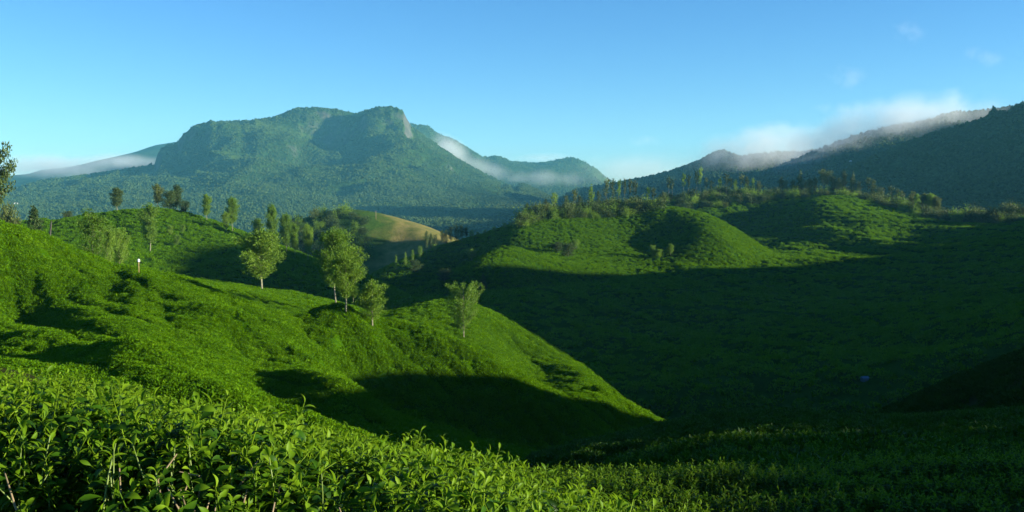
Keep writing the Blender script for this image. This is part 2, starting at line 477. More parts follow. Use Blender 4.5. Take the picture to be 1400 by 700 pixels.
m, t, out = mat_new('tan_meadow')
g_ = N(t, 'ShaderNodeNewGeometry'); sx = N(t, 'ShaderNodeSeparateXYZ'); t.links.new(g_.outputs['Position'], sx.inputs[0])
edge = math_n(t, 'MULTIPLY_ADD', sx.outputs[0], 0.07, 6.0)
edge = math_n(t, 'ADD', edge, math_n(t, 'MULTIPLY_ADD', noise(t, 0.06, 4), 3.0, -1.5), clamp=True)
grass = ramp(t, noise(t, 0.5, 4), [(0.3, (.015, .045, .005)), (0.7, (.04, .085, .009))])
tanc = ramp(t, noise(t, 0.15, 5, 0.65), [(0.3, (.06, .085, .016)), (0.5, (.13, .125, .034)), (0.75, (.20, .165, .06))])
principled(t, out, mix(t, edge, grass, tanc), 0.9, noise(t, 0.8, 4), 0.8, 0.4, 0.1)
tan_hill.build(m, 'small round hill with a tan meadow on its right shoulder, below the big mountain')
mid_hill.build(M['tea_far'], 'sunlit green hill right of the centre with a dark copse along its top')
valley.build(M['tea_far'], 'broad dark shaded valley side rising to the tree lined ridge at right')
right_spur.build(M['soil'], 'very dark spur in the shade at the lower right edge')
shade_knoll.build(M['tea_near'], 'low unseen knoll right of the bank, shaped to shade the near field and spur')
shade_hill.build(M['tea_far'], 'unseen hill right of the valley, shaped to cast its shade')
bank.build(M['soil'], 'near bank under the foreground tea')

# ------------------------------------------------------------------ mountains
def mtn_relief(amp, scale, oct=6):
    def r(s):
        k = np.clip((s.Z + 80) / 160, 0.15, 1)
        s.Z += amp * k * fbm(s.X / scale, s.Y / scale, oct, 0.5, ridged=True) + amp * 0.25 * k * fbm(s.X / scale * 6, s.Y / scale * 6, 4)
    return r

big = Hill('mountain', [
    (-120, 268, 3400), (-20, 262, 3500), (60, 246, 3600), (130, 237, 3700), (200, 227, 3800), (214, 222, 3800), (218, 206, 3880), (232, 199, 3950), (243, 194, 3980), (256, 179, 4000), (275, 169, 4050), (300, 167, 4100), (340, 165, 4150),
    (375, 160, 4200), (400, 149, 4250), (430, 148, 4280), (470, 151, 4300), (488, 157, 4300), (510, 150, 4250), (528, 147, 4200), (545, 149, 4200), (556, 161, 4180), (564, 174, 4180), (580, 186, 4150), (620, 213, 4000),
    (660, 236, 3850), (700, 256, 3700), (740, 275, 3500), (800, 292, 3200),
    (528, 190, 3850), (516, 228, 3450), (505, 258, 3050), (500, 285, 2700), (560, 225, 3600), (600, 260, 3200), (640, 275, 3000), (580, 285, 2800),
    (487, 170, 4270), (455, 205, 4150), (440, 225, 3950), (455, 250, 3600), (470, 275, 3000), (430, 205, 3900),
    (400, 180, 4000), (370, 200, 3800), (340, 232, 3450), (320, 262, 3050), (300, 280, 2750), (290, 200, 3850), (270, 225, 3700), (250, 250, 3400), (400, 245, 3300), (385, 275, 2850), (235, 222, 3800),
    (200, 255, 3250), (150, 275, 2900), (100, 262, 3300), (60, 275, 3050), (0, 285, 2800), (100, 295, 2500), (300, 305, 2350), (450, 303, 2350), (600, 306, 2350), (700, 300, 2450), (-100, 300, 2600)],
    -2400, 900, 2000, 5400, 11, floor=-95, fade=0.10,
    extra=[(-1900, 4600, -20), (-1300, 4900, 150), (-900, 5000, 200), (-400, 4900, 200), (0, 4600, -40), (300, 4000, -90)],
    sil=[(0, 264), (30, 254), (60, 246), (130, 237), (200, 227), (214, 221), (217, 206), (225, 200), (240, 196), (247, 189), (256, 179), (265, 172), (275, 168), (292, 166), (340, 165), (375, 160), (390, 154), (404, 148), (430, 147), (460, 150), (488, 155), (500, 151), (515, 147), (534, 145), (545, 148), (553, 155), (558, 166), (564, 174), (580, 186), (600, 199), (620, 213), (660, 236), (700, 256), (730, 270)], relief=mtn_relief(60, 430), lam=0, sharp=True)

far_left = Hill('mountain', [(-250, 255, 7000), (-80, 250, 7000), (0, 248, 7000), (60, 243, 7000), (100, 236, 7000), (150, 224, 7000), (190, 213, 7000), (220, 203, 7000), (300, 190, 7000), (400, 200, 7000),
    (0, 262, 5800), (200, 262, 5800), (-250, 264, 5800), (400, 262, 5800)], -6200, -1000, 5300, 8400, 60, floor=-95,
    extra=[(-5000, 8000, -50), (-3000, 8000, 50), (-1800, 8000, 50)], relief=mtn_relief(40, 700), sharp=True)

far_mid = Hill('mountain', [(480, 165, 6000), (560, 172, 6000), (600, 186, 6000), (632, 197, 6000), (660, 213, 6000), (690, 221, 6000), (740, 223, 6000), (780, 215, 6000), (800, 223, 6000), (812, 236, 6000), (822, 255, 5900), (850, 266, 5900), (900, 272, 5900),
    (600, 235, 5400), (680, 250, 5200), (760, 248, 5300), (700, 268, 4700), (800, 268, 4800), (600, 262, 4600), (500, 250, 4700)],
    -1500, 1500, 4300, 7200, 28, floor=-95, extra=[(-800, 6900, 100), (0, 6900, -20), (700, 6800, -90)], sil=[(590, 183), (600, 185), (615, 188), (632, 197), (648, 208), (660, 215), (680, 214), (690, 216), (698, 221), (740, 223), (760, 219), (778, 215), (790, 217), (802, 224), (808, 229), (812, 238)], relief=mtn_relief(45, 500), sharp=True)

ridge_front = Hill('mountain', [(1600, 112, 1500), (1500, 126, 1500), (1440, 138, 1500), (1400, 146, 1500), (1350, 156, 1550), (1300, 176, 1600), (1265, 186, 1650), (1240, 196, 1700), (1190, 216, 1750), (1150, 235, 1800), (1100, 251, 1850), (1050, 263, 1900), (1000, 272, 1900), (950, 280, 1900),
    (1400, 296, 1000), (1300, 295, 1050), (1200, 290, 1100), (1100, 285, 1300), (1400, 240, 1180), (1300, 240, 1300), (1550, 230, 1100), (1550, 300, 850), (1000, 282, 1500)],
    150, 1500, 820, 2300, 8, floor=-95,
    extra=[(1300, 1500, 260), (1300, 1000, 150), (1000, 2000, 120), (600, 2200, -30), (1300, 2100, 180)], sil=[(1400, 145), (1375, 150), (1350, 155), (1345, 163), (1320, 170), (1300, 176), (1265, 186), (1240, 196), (1190, 216), (1150, 235), (1100, 251), (1050, 263)][::-1], relief=mtn_relief(16, 160), sharp=True)

ridge_mid = Hill('mountain', [(1500, 140, 2500), (1400, 150, 2500), (1290, 163, 2500), (1230, 172, 2500), (1180, 183, 2500), (1130, 201, 2500), (1070, 226, 2500), (1020, 246, 2500), (980, 263, 2500), (930, 276, 2500),
    (1290, 220, 2100), (1180, 240, 2050), (1100, 262, 2050), (1000, 276, 2050), (1400, 220, 2100)],
    300, 2000, 1900, 3100, 14, floor=-95, extra=[(1800, 2900, 200), (1200, 2900, 80), (700, 2900, -60)], sil=[(1020, 246), (1070, 226), (1100, 214), (1130, 201), (1180, 183), (1230, 172), (1290, 163)], relief=mtn_relief(22, 220), sharp=True)

ridge_back = Hill('mountain', [(1300, 200, 3200), (1200, 208, 3200), (1100, 214, 3200), (1050, 211, 3200), (1010, 211, 3200), (987, 206, 3200), (960, 219, 3200), (930, 231, 3200), (900, 240, 3200), (850, 250, 3200), (810, 259, 3200), (770, 270, 3200), (720, 282, 3200),
    (1200, 255, 2700), (1000, 262, 2700), (900, 272, 2700), (800, 282, 2700), (1000, 236, 2950)],
    0, 1700, 2550, 3900, 16, floor=-95, extra=[(1400, 3700, 60), (900, 3700, 20), (300, 3700, -90)], sil=[(800, 260), (850, 250), (900, 240), (930, 231), (960, 219), (975, 210), (987, 206), (997, 210), (1015, 213), (1050, 211), (1080, 208), (1110, 212)], relief=mtn_relief(22, 240), sharp=True)

big.build(M['mountain'], 'broad forested mountain with a flat rocky top at upper left')
far_left.build(M['mountain_plain'], 'hazy blue ridge behind the mountain at the left edge')
far_mid.build(M['mountain_plain'], 'hazy far ridge with a pointed end behind the right foot of the big mountain')
ridge_front.build(M['mountain_plain'], 'dark shaded mountain side at the right edge')
ridge_mid.build(M['mountain_plain'], 'shaded ridge under the cloud bank at right')
ridge_back.build(M['mountain_plain'], 'shaded ridge with a small knob, behind the tree line right of the centre')
MTNS = [big, far_left, far_mid, ridge_front, ridge_mid, ridge_back]

# valley floor out to the horizon
g = [(-8500, -3000, -92), (8500, -3000, -92), (8500, 8900, -92), (-8500, 8900, -92)]
tag(link('ground', new_mesh('ground', g, [(0, 1, 2, 3)], False), M['mountain_plain']), label='valley floor running to the horizon', kind='structure')

# ------------------------------------------------------------------ haze
def box_mesh(name, x0, x1, y0, y1, z0, z1):
    v = [(x, y, z) for z in (z0, z1) for y in (y0, y1) for x in (x0, x1)]
    f = [(0, 2, 3, 1), (4, 5, 7, 6), (0, 1, 5, 4), (2, 6, 7, 3), (0, 4, 6, 2), (1, 3, 7, 5)]
    return new_mesh(name, v, f, False)
m, t, out = mat_new('haze_air')
pv = N(t, 'ShaderNodeVolumePrincipled')
pv.inputs['Color'].default_value = (0.17, 0.62, 0.86, 1)
pv.inputs['Density'].default_value = 0.55e-4
pv.inputs['Anisotropy'].default_value = 0.0
t.links.new(pv.outputs[0], out.inputs['Volume'])
haze = link('haze', box_mesh('haze', -8600, 8600, -3100, 9000, -93, 470), m)
tag(haze, kind='stuff')

# ------------------------------------------------------------------ leaf and bark materials
def leaf_mat(name, dark, mid, light, rough=0.45, spec=0.4, tw=0.3, scale=0.0):
    m, t, out = mat_new(name)
    oi = N(t, 'ShaderNodeObjectInfo')
    g = N(t, 'ShaderNodeNewGeometry')
    f = math_n(t, 'ADD', math_n(t, 'MULTIPLY', oi.outputs['Random'], 0.45), math_n(t, 'MULTIPLY', g.outputs['Random Per Island'], 0.55))
    if scale:
        f = math_n(t, 'ADD', math_n(t, 'MULTIPLY', f, 0.65), math_n(t, 'MULTIPLY', noise(t, scale, 3), 0.35))
    c = ramp(t, f, [(0.15, dark), (0.5, mid), (0.85, light)], ALB)
    tc = mix(t, 0.5, c, (light[0] * 1.0, light[1] * 1.05, light[2] * .8))
    principled(t, out, c, rough, spec=spec, transl=tc, tw=tw)
    return m
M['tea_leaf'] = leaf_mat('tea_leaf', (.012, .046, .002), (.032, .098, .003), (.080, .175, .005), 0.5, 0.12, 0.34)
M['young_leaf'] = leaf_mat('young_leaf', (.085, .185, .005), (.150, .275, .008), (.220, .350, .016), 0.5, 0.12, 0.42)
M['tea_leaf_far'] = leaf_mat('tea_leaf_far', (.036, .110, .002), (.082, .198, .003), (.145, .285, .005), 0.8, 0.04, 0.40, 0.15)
M['tea_leaf_shade'] = leaf_mat('tea_leaf_shade', (.012, .034, .003), (.024, .062, .004), (.044, .092, .006), 0.8, 0.04, 0.2, 0.15)  # right spur only: its shade is darkened into the leaf colour
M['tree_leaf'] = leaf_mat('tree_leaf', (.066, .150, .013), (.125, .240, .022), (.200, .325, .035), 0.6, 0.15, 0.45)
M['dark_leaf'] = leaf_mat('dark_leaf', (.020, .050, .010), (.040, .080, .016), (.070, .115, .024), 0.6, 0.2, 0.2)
M['olive_leaf'] = leaf_mat('olive_leaf', (.040, .075, .014), (.075, .115, .022), (.120, .155, .034), 0.6, 0.2, 0.25)
M['forest_leaf'] = leaf_mat('forest_leaf', (.010, .028, .006), (.026, .056, .010), (.060, .098, .018), 0.8, 0.1, 0.1, 0.006)
m, t, out = mat_new('pale_bark')
principled(t, out, ramp(t, noise(t, 3.0, 5, 0.7), [(0.3, (.09, .095, .055)), (0.7, (.22, .215, .14))]), 0.85, noise(t, 9.0, 4), 0.6, 0.02)
M['bark'] = m
m, t, out = mat_new('green_stem')
principled(t, out, (.10, .15, .03), 0.5)
M['stem'] = m
m, t, out = mat_new('twig_bark')
principled(t, out, ramp(t, noise(t, 25.0, 4), [(0.3, (.10, .075, .04)), (0.7, (.24, .19, .11))]), 0.8)
M['twig'] = m
def plain(name, c, rough=0.6):
    m, t, out = mat_new(name)
    n = noise(t, 6.0, 4)
    principled(t, out, mix(t, n, [q * 0.8 for q in c], [min(1, q * 1.15) for q in c]), rough)
    return m

# ------------------------------------------------------------------ mesh makers
class MB:
    def __init__(s): s.v = []; s.f = []; s.n = 0
    def add(s, v, f):
        v = np.asarray(v, float); s.v.append(v); s.f += [tuple(i + s.n for i in q) for q in f]; s.n += len(v)
    def tube(s, pts, rad, sides=6):
        pts = [np.asarray(p, float) for p in pts]
        vs = []
        for i, p in enumerate(pts):
            d = pts[min(i + 1, len(pts) - 1)] - pts[max(i - 1, 0)]
            d /= np.linalg.norm(d) + 1e-9
            a = np.cross(d, (0.31, 0.95, 0.05) if abs(d[1]) < 0.9 else (1, 0, 0)); a /= np.linalg.norm(a); b = np.cross(d, a)
            for k in range(sides):
                q = 2 * math.pi * k / sides
                vs.append(p + rad[i] * (math.cos(q) * a + math.sin(q) * b))
        f = []
        for i in range(len(pts) - 1):
            for k in range(sides):
                k2 = (k + 1) % sides
                f.append((i * sides + k, i * sides + k2, (i + 1) * sides + k2, (i + 1) * sides + k))
        f.append(tuple(range(sides))[::-1]); f.append(tuple((len(pts) - 1) * sides + k for k in range(sides)))
        s.add(vs, f)
    def mesh(s, name, mat=None, smooth=True):
        me = bpy.data.meshes.new(name)
        me.from_pydata(np.concatenate(s.v).tolist(), [], s.f)
        if smooth: me.polygons.foreach_set('use_smooth', [True] * len(me.polygons))
        if mat: me.materials.append(mat)
        me.update()
        return me

def quads(centres, dirs, length, width, r, bend=0.25):
    """leaf sprays: one bent strip of two quads per centre, growing along dirs"""
    n = len(centres)
    d = dirs / (np.linalg.norm(dirs, axis=1)[:, None] + 1e-9)
    a = np.cross(d, r.normal(size=(n, 3))); a /= np.linalg.norm(a, axis=1)[:, None] + 1e-9
    nn = np.cross(d, a)
    L = (length * (0.7 + 0.6 * r.random(n)))[:, None]; W = (width * (0.7 + 0.6 * r.random(n)))[:, None]
    p0 = centres - d * L * 0.5; p1 = centres + nn * L * bend * 0.5; p2 = centres + d * L * 0.5
    v = np.stack([p0 - a * W * .3, p0 + a * W * .3, p1 - a * W * .5, p1 + a * W * .5, p2 - a * W * .12, p2 + a * W * .12], 1).reshape(-1, 3)
    i = (np.arange(n) * 6)[:, None]
    f = np.concatenate([i + np.array([[0, 1, 3, 2]]), i + np.array([[2, 3, 5, 4]])], 0)
    return v, f

# ------------------------------------------------------------------ scatter (stuff): instances on points worked out here
def scatter(name, pts, yaw, scale, protos, label, normal=None, parent=None):
    n = len(pts)
    me = bpy.data.meshes.new(name)
    me.vertices.add(n); me.vertices.foreach_set('co', np.asarray(pts, np.float32).ravel())
    rot = np.zeros((n, 3), np.float32); rot[:, 2] = yaw
    if normal is not None: rot[:, :2] = normal
    A = me.attributes.new('rot', 'FLOAT_VECTOR', 'POINT'); A.data.foreach_set('vector', rot.ravel())
    A = me.attributes.new('size', 'FLOAT_VECTOR', 'POINT')
    sc = np.asarray(scale, np.float32)
    if sc.ndim == 1: sc = np.repeat(sc[:, None], 3, 1)
    A.data.foreach_set('vector', sc.ravel().astype(np.float32))
    A = me.attributes.new('pick', 'INT', 'POINT'); A.data.foreach_set('value', rng.integers(0, len(protos), n).astype(np.int32))
    o = bpy.data.objects.new(name, me); col.objects.link(o)
    ng = bpy.data.node_groups.new(name + '_nodes', 'GeometryNodeTree')
    ng.interface.new_socket('Geometry', in_out='INPUT', socket_type='NodeSocketGeometry')
    ng.interface.new_socket('Geometry', in_out='OUTPUT', socket_type='NodeSocketGeometry')
    gi = ng.nodes.new('NodeGroupInput'); go = ng.nodes.new('NodeGroupOutput')
    def attr(nm, ty):
        q = ng.nodes.new('GeometryNodeInputNamedAttribute'); q.data_type = ty; q.inputs['Name'].default_value = nm
        return q.outputs[0]
    rotv, siz, pick = attr('rot', 'FLOAT_VECTOR'), attr('size', 'FLOAT_VECTOR'), attr('pick', 'INT')
    e2r = ng.nodes.new('FunctionNodeEulerToRotation'); ng.links.new(rotv, e2r.inputs[0])
    jn = ng.nodes.new('GeometryNodeJoinGeometry')
    for k, pm in enumerate(protos):
        po = bpy.data.objects.new(name + '_piece', pm)          # source shape, not linked to the scene
        oi = ng.nodes.new('GeometryNodeObjectInfo'); oi.inputs['Object'].default_value = po; oi.inputs['As Instance'].default_value = True
        ip = ng.nodes.new('GeometryNodeInstanceOnPoints')
        cmp = ng.nodes.new('FunctionNodeCompare'); cmp.data_type = 'INT'; cmp.operation = 'EQUAL'
        ng.links.new(pick, cmp.inputs[2]); cmp.inputs[3].default_value = k
        ng.links.new(gi.outputs[0], ip.inputs['Points']); ng.links.new(cmp.outputs[0], ip.inputs['Selection'])
        ng.links.new(oi.outputs['Geometry'], ip.inputs['Instance'])
        ng.links.new(e2r.outputs[0], ip.inputs['Rotation']); ng.links.new(siz, ip.inputs['Scale'])
        ng.links.new(ip.outputs[0], jn.inputs[0])
    ng.links.new(jn.outputs[0], go.inputs[0])
    md = o.modifiers.new('scatter', 'NODES'); md.node_group = ng
    for pm in protos:
        for mm in pm.materials:
            if mm and mm.name not in [q.name for q in me.materials if q]: me.materials.append(mm)
    tag(o, label=label, kind='stuff')
    if parent: o.parent = parent
    return o

def sample_hill(s, n, pxr=(-60, 1460), dmin=0, dmax=1e9, margin=1.5, zmin=None, dens=None):
    """random places on a hill that the camera can plausibly see"""
    x = rng.uniform(s.x0, s.x1, n); y = rng.uniform(max(s.y0, dmin), min(s.y1, dmax), n)
    z = s.h(x, y)
    e = max(2.5, (s.xs[1] - s.xs[0]))
    gx = (s.h(x + e, y) - s.h(x - e, y)) / (2 * e); gy = (s.h(x, y + e) - s.h(x, y - e)) / (2 * e)
    gx = np.clip(gx, -2, 2); gy = np.clip(gy, -2, 2)
    u = 700 + FPX * x / np.maximum(y, 1)
    face = (-gx * -x + -gy * -y + 1 * (0 - z))                  # normal . (camera - p)
    slope_ok = face > -0.06 * np.hypot(x, y) * margin
    k = (u > pxr[0]) & (u < pxr[1]) & slope_ok & (y > 1)
    if zmin is not None: k &= z > zmin
    if dens is not None: k &= rng.random(n) < dens(x, y, z)
    # nothing of another, nearer hill on top of it
    for q in HILLS + MTNS:
        if q is not s: k &= z > q.h(x, y) - 0.3
    return np.stack([x, y, z], 1)[k], np.stack([gx, gy], 1)[k]

def on_slope(p, g, k=1.0):
    """rotations that stand a clump on its slope and turn it about at random"""
    n = len(p); yaw = rng.uniform(0, 6.28, n); gx, gy = g[:, 0] * k, g[:, 1] * k
    z = np.stack([-gx, -gy, np.ones(n)], 1); z /= np.linalg.norm(z, axis=1)[:, None]
    x = np.stack([np.cos(yaw), np.sin(yaw), np.zeros(n)], 1); x -= (x * z).sum(1)[:, None] * z; x /= np.linalg.norm(x, axis=1)[:, None]
    y = np.cross(z, x)
    return np.arctan2(y[:, 2], z[:, 2]), np.arcsin(np.clip(-x[:, 2], -1, 1)), np.arctan2(x[:, 1], x[:, 0])
def tea(s, n, size, var, protos, label, rows=0.0, sink=0.0, dens=None, **kw):
    p, g = sample_hill(s, n, dens=dens, **kw)
    if rows:
        q = np.sin((p[:, 2] + 0.5 * fbm(p[:, 0] / 14, p[:, 1] / 14, 2)) * 2 * math.pi / rows)
        k = rng.random(len(p)) < 0.62 + 0.38 * q
        p, g = p[k], g[k]
    rx, ry, rz = on_slope(p, g)
    st = np.sqrt(1 + (g ** 2).sum(1))
    sz = (size + var * rng.random(len(p))) * np.minimum(st, 1.5)
    if s is spur: sz = sz * np.clip(0.75 + p[:, 1] / 240, 0.8, 1.5)
    return scatter('tea_bushes', p - np.array((0, 0, sink)), rz, sz, protos, label, normal=np.stack([rx, ry], 1))

# ------------------------------------------------------------------ forest on the mountains
def crown_blob(seed, mat):
    bm = bmesh.new(); bmesh.ops.create_icosphere(bm, subdivisions=2, radius=1.0)
    r = random.Random(seed)
    from mathutils import noise as mn
    off = Vector((r.random() * 50, r.random() * 50, 0))
    for v in bm.verts:
        k = 0.72 + 0.75 * mn.noise(v.co * 1.6 + off) + 0.22 * mn.noise(v.co * 4 + off)
        v.co = v.co * k; v.co.z = v.co.z * 0.95 + 0.35
    me = bpy.data.meshes.new('crown_blob'); bm.to_mesh(me); bm.free()
    me.materials.append(mat)
    return me
BLOBS = [crown_blob(k, M['forest_leaf']) for k in range(4)]
def forest(s, n, size, label, **kw):
    p, g = sample_hill(s, n, **kw)
    cl = fbm(p[:, 0] / 220, p[:, 1] / 220, 4)
    stp = np.hypot(g[:, 0], g[:, 1])
    k = (rng.random(len(p)) < np.clip(0.75 + 1.6 * cl, 0.12, 1)) & (stp < 1.25)
    p, cl = p[k], cl[k]
    sz = size * (0.55 + 0.8 * rng.random(len(p)) ** 1.5)
    sc = np.stack([sz, sz, sz * (0.7 + 0.6 * rng.random(len(p)))], 1)
    return scatter('forest', p, rng.uniform(0, 6.28, len(p)), sc, BLOBS, label)
forest(big, 260000, 3.7, 'dense forest covering the slopes of the big mountain', zmin=-88)
forest(far_mid, 60000, 5.5, 'forest on the hazy far ridge behind the big mountain', zmin=-88)
forest(ridge_front, 120000, 2.8, 'dark forest on the shaded mountain side at the right edge', zmin=-88)
forest(ridge_mid, 36000, 5.0, 'dark forest on the ridge under the cloud bank', zmin=-88)
forest(ridge_back, 40000, 5.5, 'dark forest on the ridge with the small knob', zmin=-88)

# ------------------------------------------------------------------ tea: shoots and clumps
def leaf_blade(L, W, seed, segs=5):
    """a curved, folded tea leaf lying along +X from its stalk: it rises, arches over and hangs at the tip"""
    r = random.Random(seed)
    prof = [0.10, 0.58, 0.95, 1.0, 0.66, 0.04]
    arch = r.uniform(0.5, 1.5); twist = r.uniform(-.5, .5); fold = r.uniform(.25, .6)
    v = []; f = []; x = z = 0.0
    for i in range(segs + 1):
        q = i / segs
        w = W * 0.5 * prof[i]; tw = twist * q
        c, sn = math.cos(tw), math.sin(tw)
        for yy, zz in ((-w, w * fold), (0, 0), (w, w * fold)):
            v.append((x, yy * c - zz * sn, z + yy * sn + zz * c))
        if i:
            b = 3 * i
            f += [(b - 3, b, b + 1, b - 2), (b - 2, b + 1, b + 2, b - 1)]
        a = 0.45 - arch * q
        x += L / segs * math.cos(a); z += L / segs * math.sin(a)
    return v, f
def place(v, pos, yaw, pitch, roll=0.0, k=1.0):
    Mx = Matrix.Translation(pos) @ Matrix.Rotation(yaw, 4, 'Z') @ Matrix.Rotation(-pitch, 4, 'Y') @ Matrix.Rotation(roll, 4, 'X') @ Matrix.Scale(k, 4)
    return [tuple(Mx @ Vector(q)) for q in v]
LEAVES = [leaf_blade(0.095, 0.034, k) for k in range(6)]
def shoot_plan(seed):
    """where the leaves sit on one upright shoot"""
    r = random.Random(seed)
    h = r.uniform(0.13, 0.26); lean = (r.uniform(-.07, .07), r.uniform(-.07, .07))
    stem = [(lean[0] * q * q, lean[1] * q * q, h * q - 0.12 * (1 - q)) for q in (0, .35, .7, 1)]
    lv = []
    n = r.randint(9, 13); yaw = r.uniform(0, 6.28)
    for i in range(n):
        q = 0.05 + 0.95 * i / (n - 1)
        yaw += 2.4 + r.uniform(-.4, .4)
        k = (1.2 - 0.6 * q) * r.uniform(0.75, 1.2)
        pitch = -0.35 + 1.15 * q ** 2.5 + r.uniform(-.25, .25)
        lv.append(((lean[0] * q * q, lean[1] * q * q, h * q), yaw, pitch, r.uniform(-.5, .5), k, r.randrange(6), q > 0.66))
    return stem, lv
def shoot_mesh(seed):
    stem, lv = shoot_plan(seed)
    mb = MB()
    young = []
    for pos, yaw, pit, roll, k, w, yg in lv:
        mb.add(place(LEAVES[w][0], pos, yaw, pit, roll, k), LEAVES[w][1]); young += [yg] * len(LEAVES[w][1])
    mb.tube(stem, (0.004, 0.0035, 0.003, 0.002), 3)
    me = mb.mesh('tea_shoot', M['tea_leaf']); me.materials.append(M['young_leaf'])
    me.polygons.foreach_set('material_index', [int(q) for q in young] + [1] * (len(me.polygons) - len(young)))
    return me
SHOOTS = [shoot_mesh(100 + k) for k in range(8)]
def clump_mesh(seed, n=70, rad=0.5, hgt=0.32, L=0.16, W=0.07, mat='tea_leaf_far'):
    r = np.random.default_rng(seed)
    a = r.uniform(0, 6.28, n); q = rad * np.sqrt(r.random(n))
    z = hgt * (1 - (q / rad) ** 2 * 0.8) * (0.55 + 0.5 * r.random(n))
    c = np.stack([q * np.cos(a), q * np.sin(a), z], 1)
    d = np.stack([np.cos(a) * 0.7, np.sin(a) * 0.7, 0.9 + 0 * a], 1) + r.normal(size=(n, 3)) * 0.5
    v, f = quads(c, d, L, W, r)
    me = new_mesh('tea_clump', v, f); me.materials.append(M[mat])
    return me
CLUMPS = [clump_mesh(k, 100, 0.5, 0.24, 0.12, 0.055) for k in range(5)]
CLUMPS_FAR = [clump_mesh(20 + k, 40, 0.9, 0.6, 0.38, 0.17) for k in range(4)]

# tea on the spur
def spur_dens(x, y, z):                      # planted in rows down the slope, with narrow picking lanes
    p = x * .77 + y * .64
    lane = np.sin((p + 0.9 * fbm(x / 11, y / 11, 3)) * 2 * math.pi / 2.1)
    return np.clip(60.0 / np.maximum(y, 40), 0.25, 1) * np.clip(0.72 + 0.75 * lane, 0.10, 1)
tea(spur, 420000, 0.8, 0.5, CLUMPS, 'bright green clipped tea bushes covering the spur', dmin=30, margin=1.2, dens=spur_dens, sink=.06)
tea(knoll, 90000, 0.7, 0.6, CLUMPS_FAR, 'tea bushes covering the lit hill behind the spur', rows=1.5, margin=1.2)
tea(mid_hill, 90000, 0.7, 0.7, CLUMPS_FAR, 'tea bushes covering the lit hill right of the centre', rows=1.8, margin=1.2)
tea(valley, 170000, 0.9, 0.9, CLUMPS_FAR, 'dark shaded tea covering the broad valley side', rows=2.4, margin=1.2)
tea(right_spur, 40000, 0.9, 0.6, [clump_mesh(80 + k, 100, 0.5, 0.24, 0.12, 0.055, 'tea_leaf_shade') for k in range(3)], 'very dark tea on the spur at the lower right edge', rows=1.3, margin=1.2)

# tea on the near field at right (in the shade) and its rows
p, g = sample_hill(bank, 60000, pxr=(350, 1500), dmin=14, dmax=75, margin=1.6, dens=lambda x, y, z: x > 1.2)
row = np.sin((p[:, 1] + 1.2 * fbm(p[:, 0] / 6, p[:, 1] / 6, 2)) * 2 * math.pi / 1.7)
k = rng.random(len(p)) < np.clip(0.5 + 0.6 * row, 0.05, 1)
p = p[k]
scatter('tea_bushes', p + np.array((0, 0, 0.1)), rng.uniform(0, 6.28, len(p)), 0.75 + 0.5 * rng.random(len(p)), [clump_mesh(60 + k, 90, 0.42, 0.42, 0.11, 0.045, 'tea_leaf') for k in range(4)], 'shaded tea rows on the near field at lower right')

# ------------------------------------------------------------------ the tea hedge in front
HT = Hill('hedge_top', [
    (-160, 508, 13.5), (0, 524, 13.5), (100, 535, 13.3), (200, 550, 13), (300, 573, 12.4), (400, 596, 11.5), (500, 619, 10.4), (600, 644, 9.4), (700, 664, 8.4), (790, 688, 7.6), (850, 725, 6.4),
    (-160, 604, 4.2), (0, 606, 4.2), (150, 610, 4.1), (300, 618, 4.1), (450, 640, 4.3), (600, 668, 4.5), (720, 690, 4.8), (0, 585, 6.2), (300, 605, 6.0), (500, 640, 5.9), (150, 562, 8.7), (350, 602, 8.4)],
    -12, 2.6, 2.4, 17, 0.12, fade=0,
    extra=[(-9, 16, -3.6), (-5, 15.2, -3.7), (-2, 13.6, -3.9), (0, 11.5, -3.9), (1.2, 9.5, -3.8), (1.6, 7, -3.4), (1.6, 5.4, -3.0), (1.2, 4.2, -2.8)] +
          [(xx, yy - .04 * xx, zz) for xx in (-3.5, -2.5, -1.7, -1, -.4, .2, .8) for yy, zz in ((3.55, -1.50), (3.15, -2.05), (2.7, -2.4))],
    relief=tea_relief(0.20, 1.3, 0.06, 0.4))
HT.Z -= 0.10
hedge = bpy.data.objects.new('tea_hedge', None); col.objects.link(hedge)
hedge.location = (-2.5, 6.0, -2.6)
tag(hedge, 'leafy sunlit tea hedge with glossy upright shoots filling the lower left foreground', 'tea hedge')
bpy.context.view_layer.update()
def under(o, parent):
    o.parent = parent
    o.matrix_parent_inverse = Matrix.Translation(parent.location).inverted()
    return o
n = 46000
x = rng.uniform(-10.5, 2.2, n); y = rng.uniform(2.3, 15.2, n); z = HT.h(x, y)
u = 700 + FPX * x / y
hole = fbm(x / 0.55 + 7, y / 0.55, 3)
k = (u > -90) & (u < 1000) & (rng.random(n) < np.clip(0.62 + 2.8 * hole, 0.01, 1))
gz = (HT.h(x, y + .12) - HT.h(x, y - .12)) / .24
k &= (gz > -0.75)
gxx = (HT.h(x + .12, y) - HT.h(x - .12, y)) / .24
P0 = np.stack([x, y, z - 0.10 + rng.normal(0, .05, n) - 0.12 * (hole < -.2)], 1)[k]
yaw = rng.uniform(0, 6.28, len(P0)); siz = 0.72 + 0.5 * rng.random(len(P0))
pxv = np.array([to_px(q) for q in P0])
near = np.argsort(P0[:, 1]); near = [i for i in near if 0 < pxv[i, 0] < 860 and pxv[i, 1] < 715][:27]
rest = np.setdiff1d(np.arange(len(P0)), near)
G0 = np.clip(np.stack([gxx, gz], 1)[k], -2, 2)
lean = rng.normal(0, 0.30, (len(rest), 2))
rx, ry, rz = on_slope(P0[rest], G0[rest], 0.6)
fo = scatter('foliage', P0[rest], rz, siz[rest], SHOOTS, None, normal=lean + np.stack([rx, ry], 1))
under(fo, hedge)
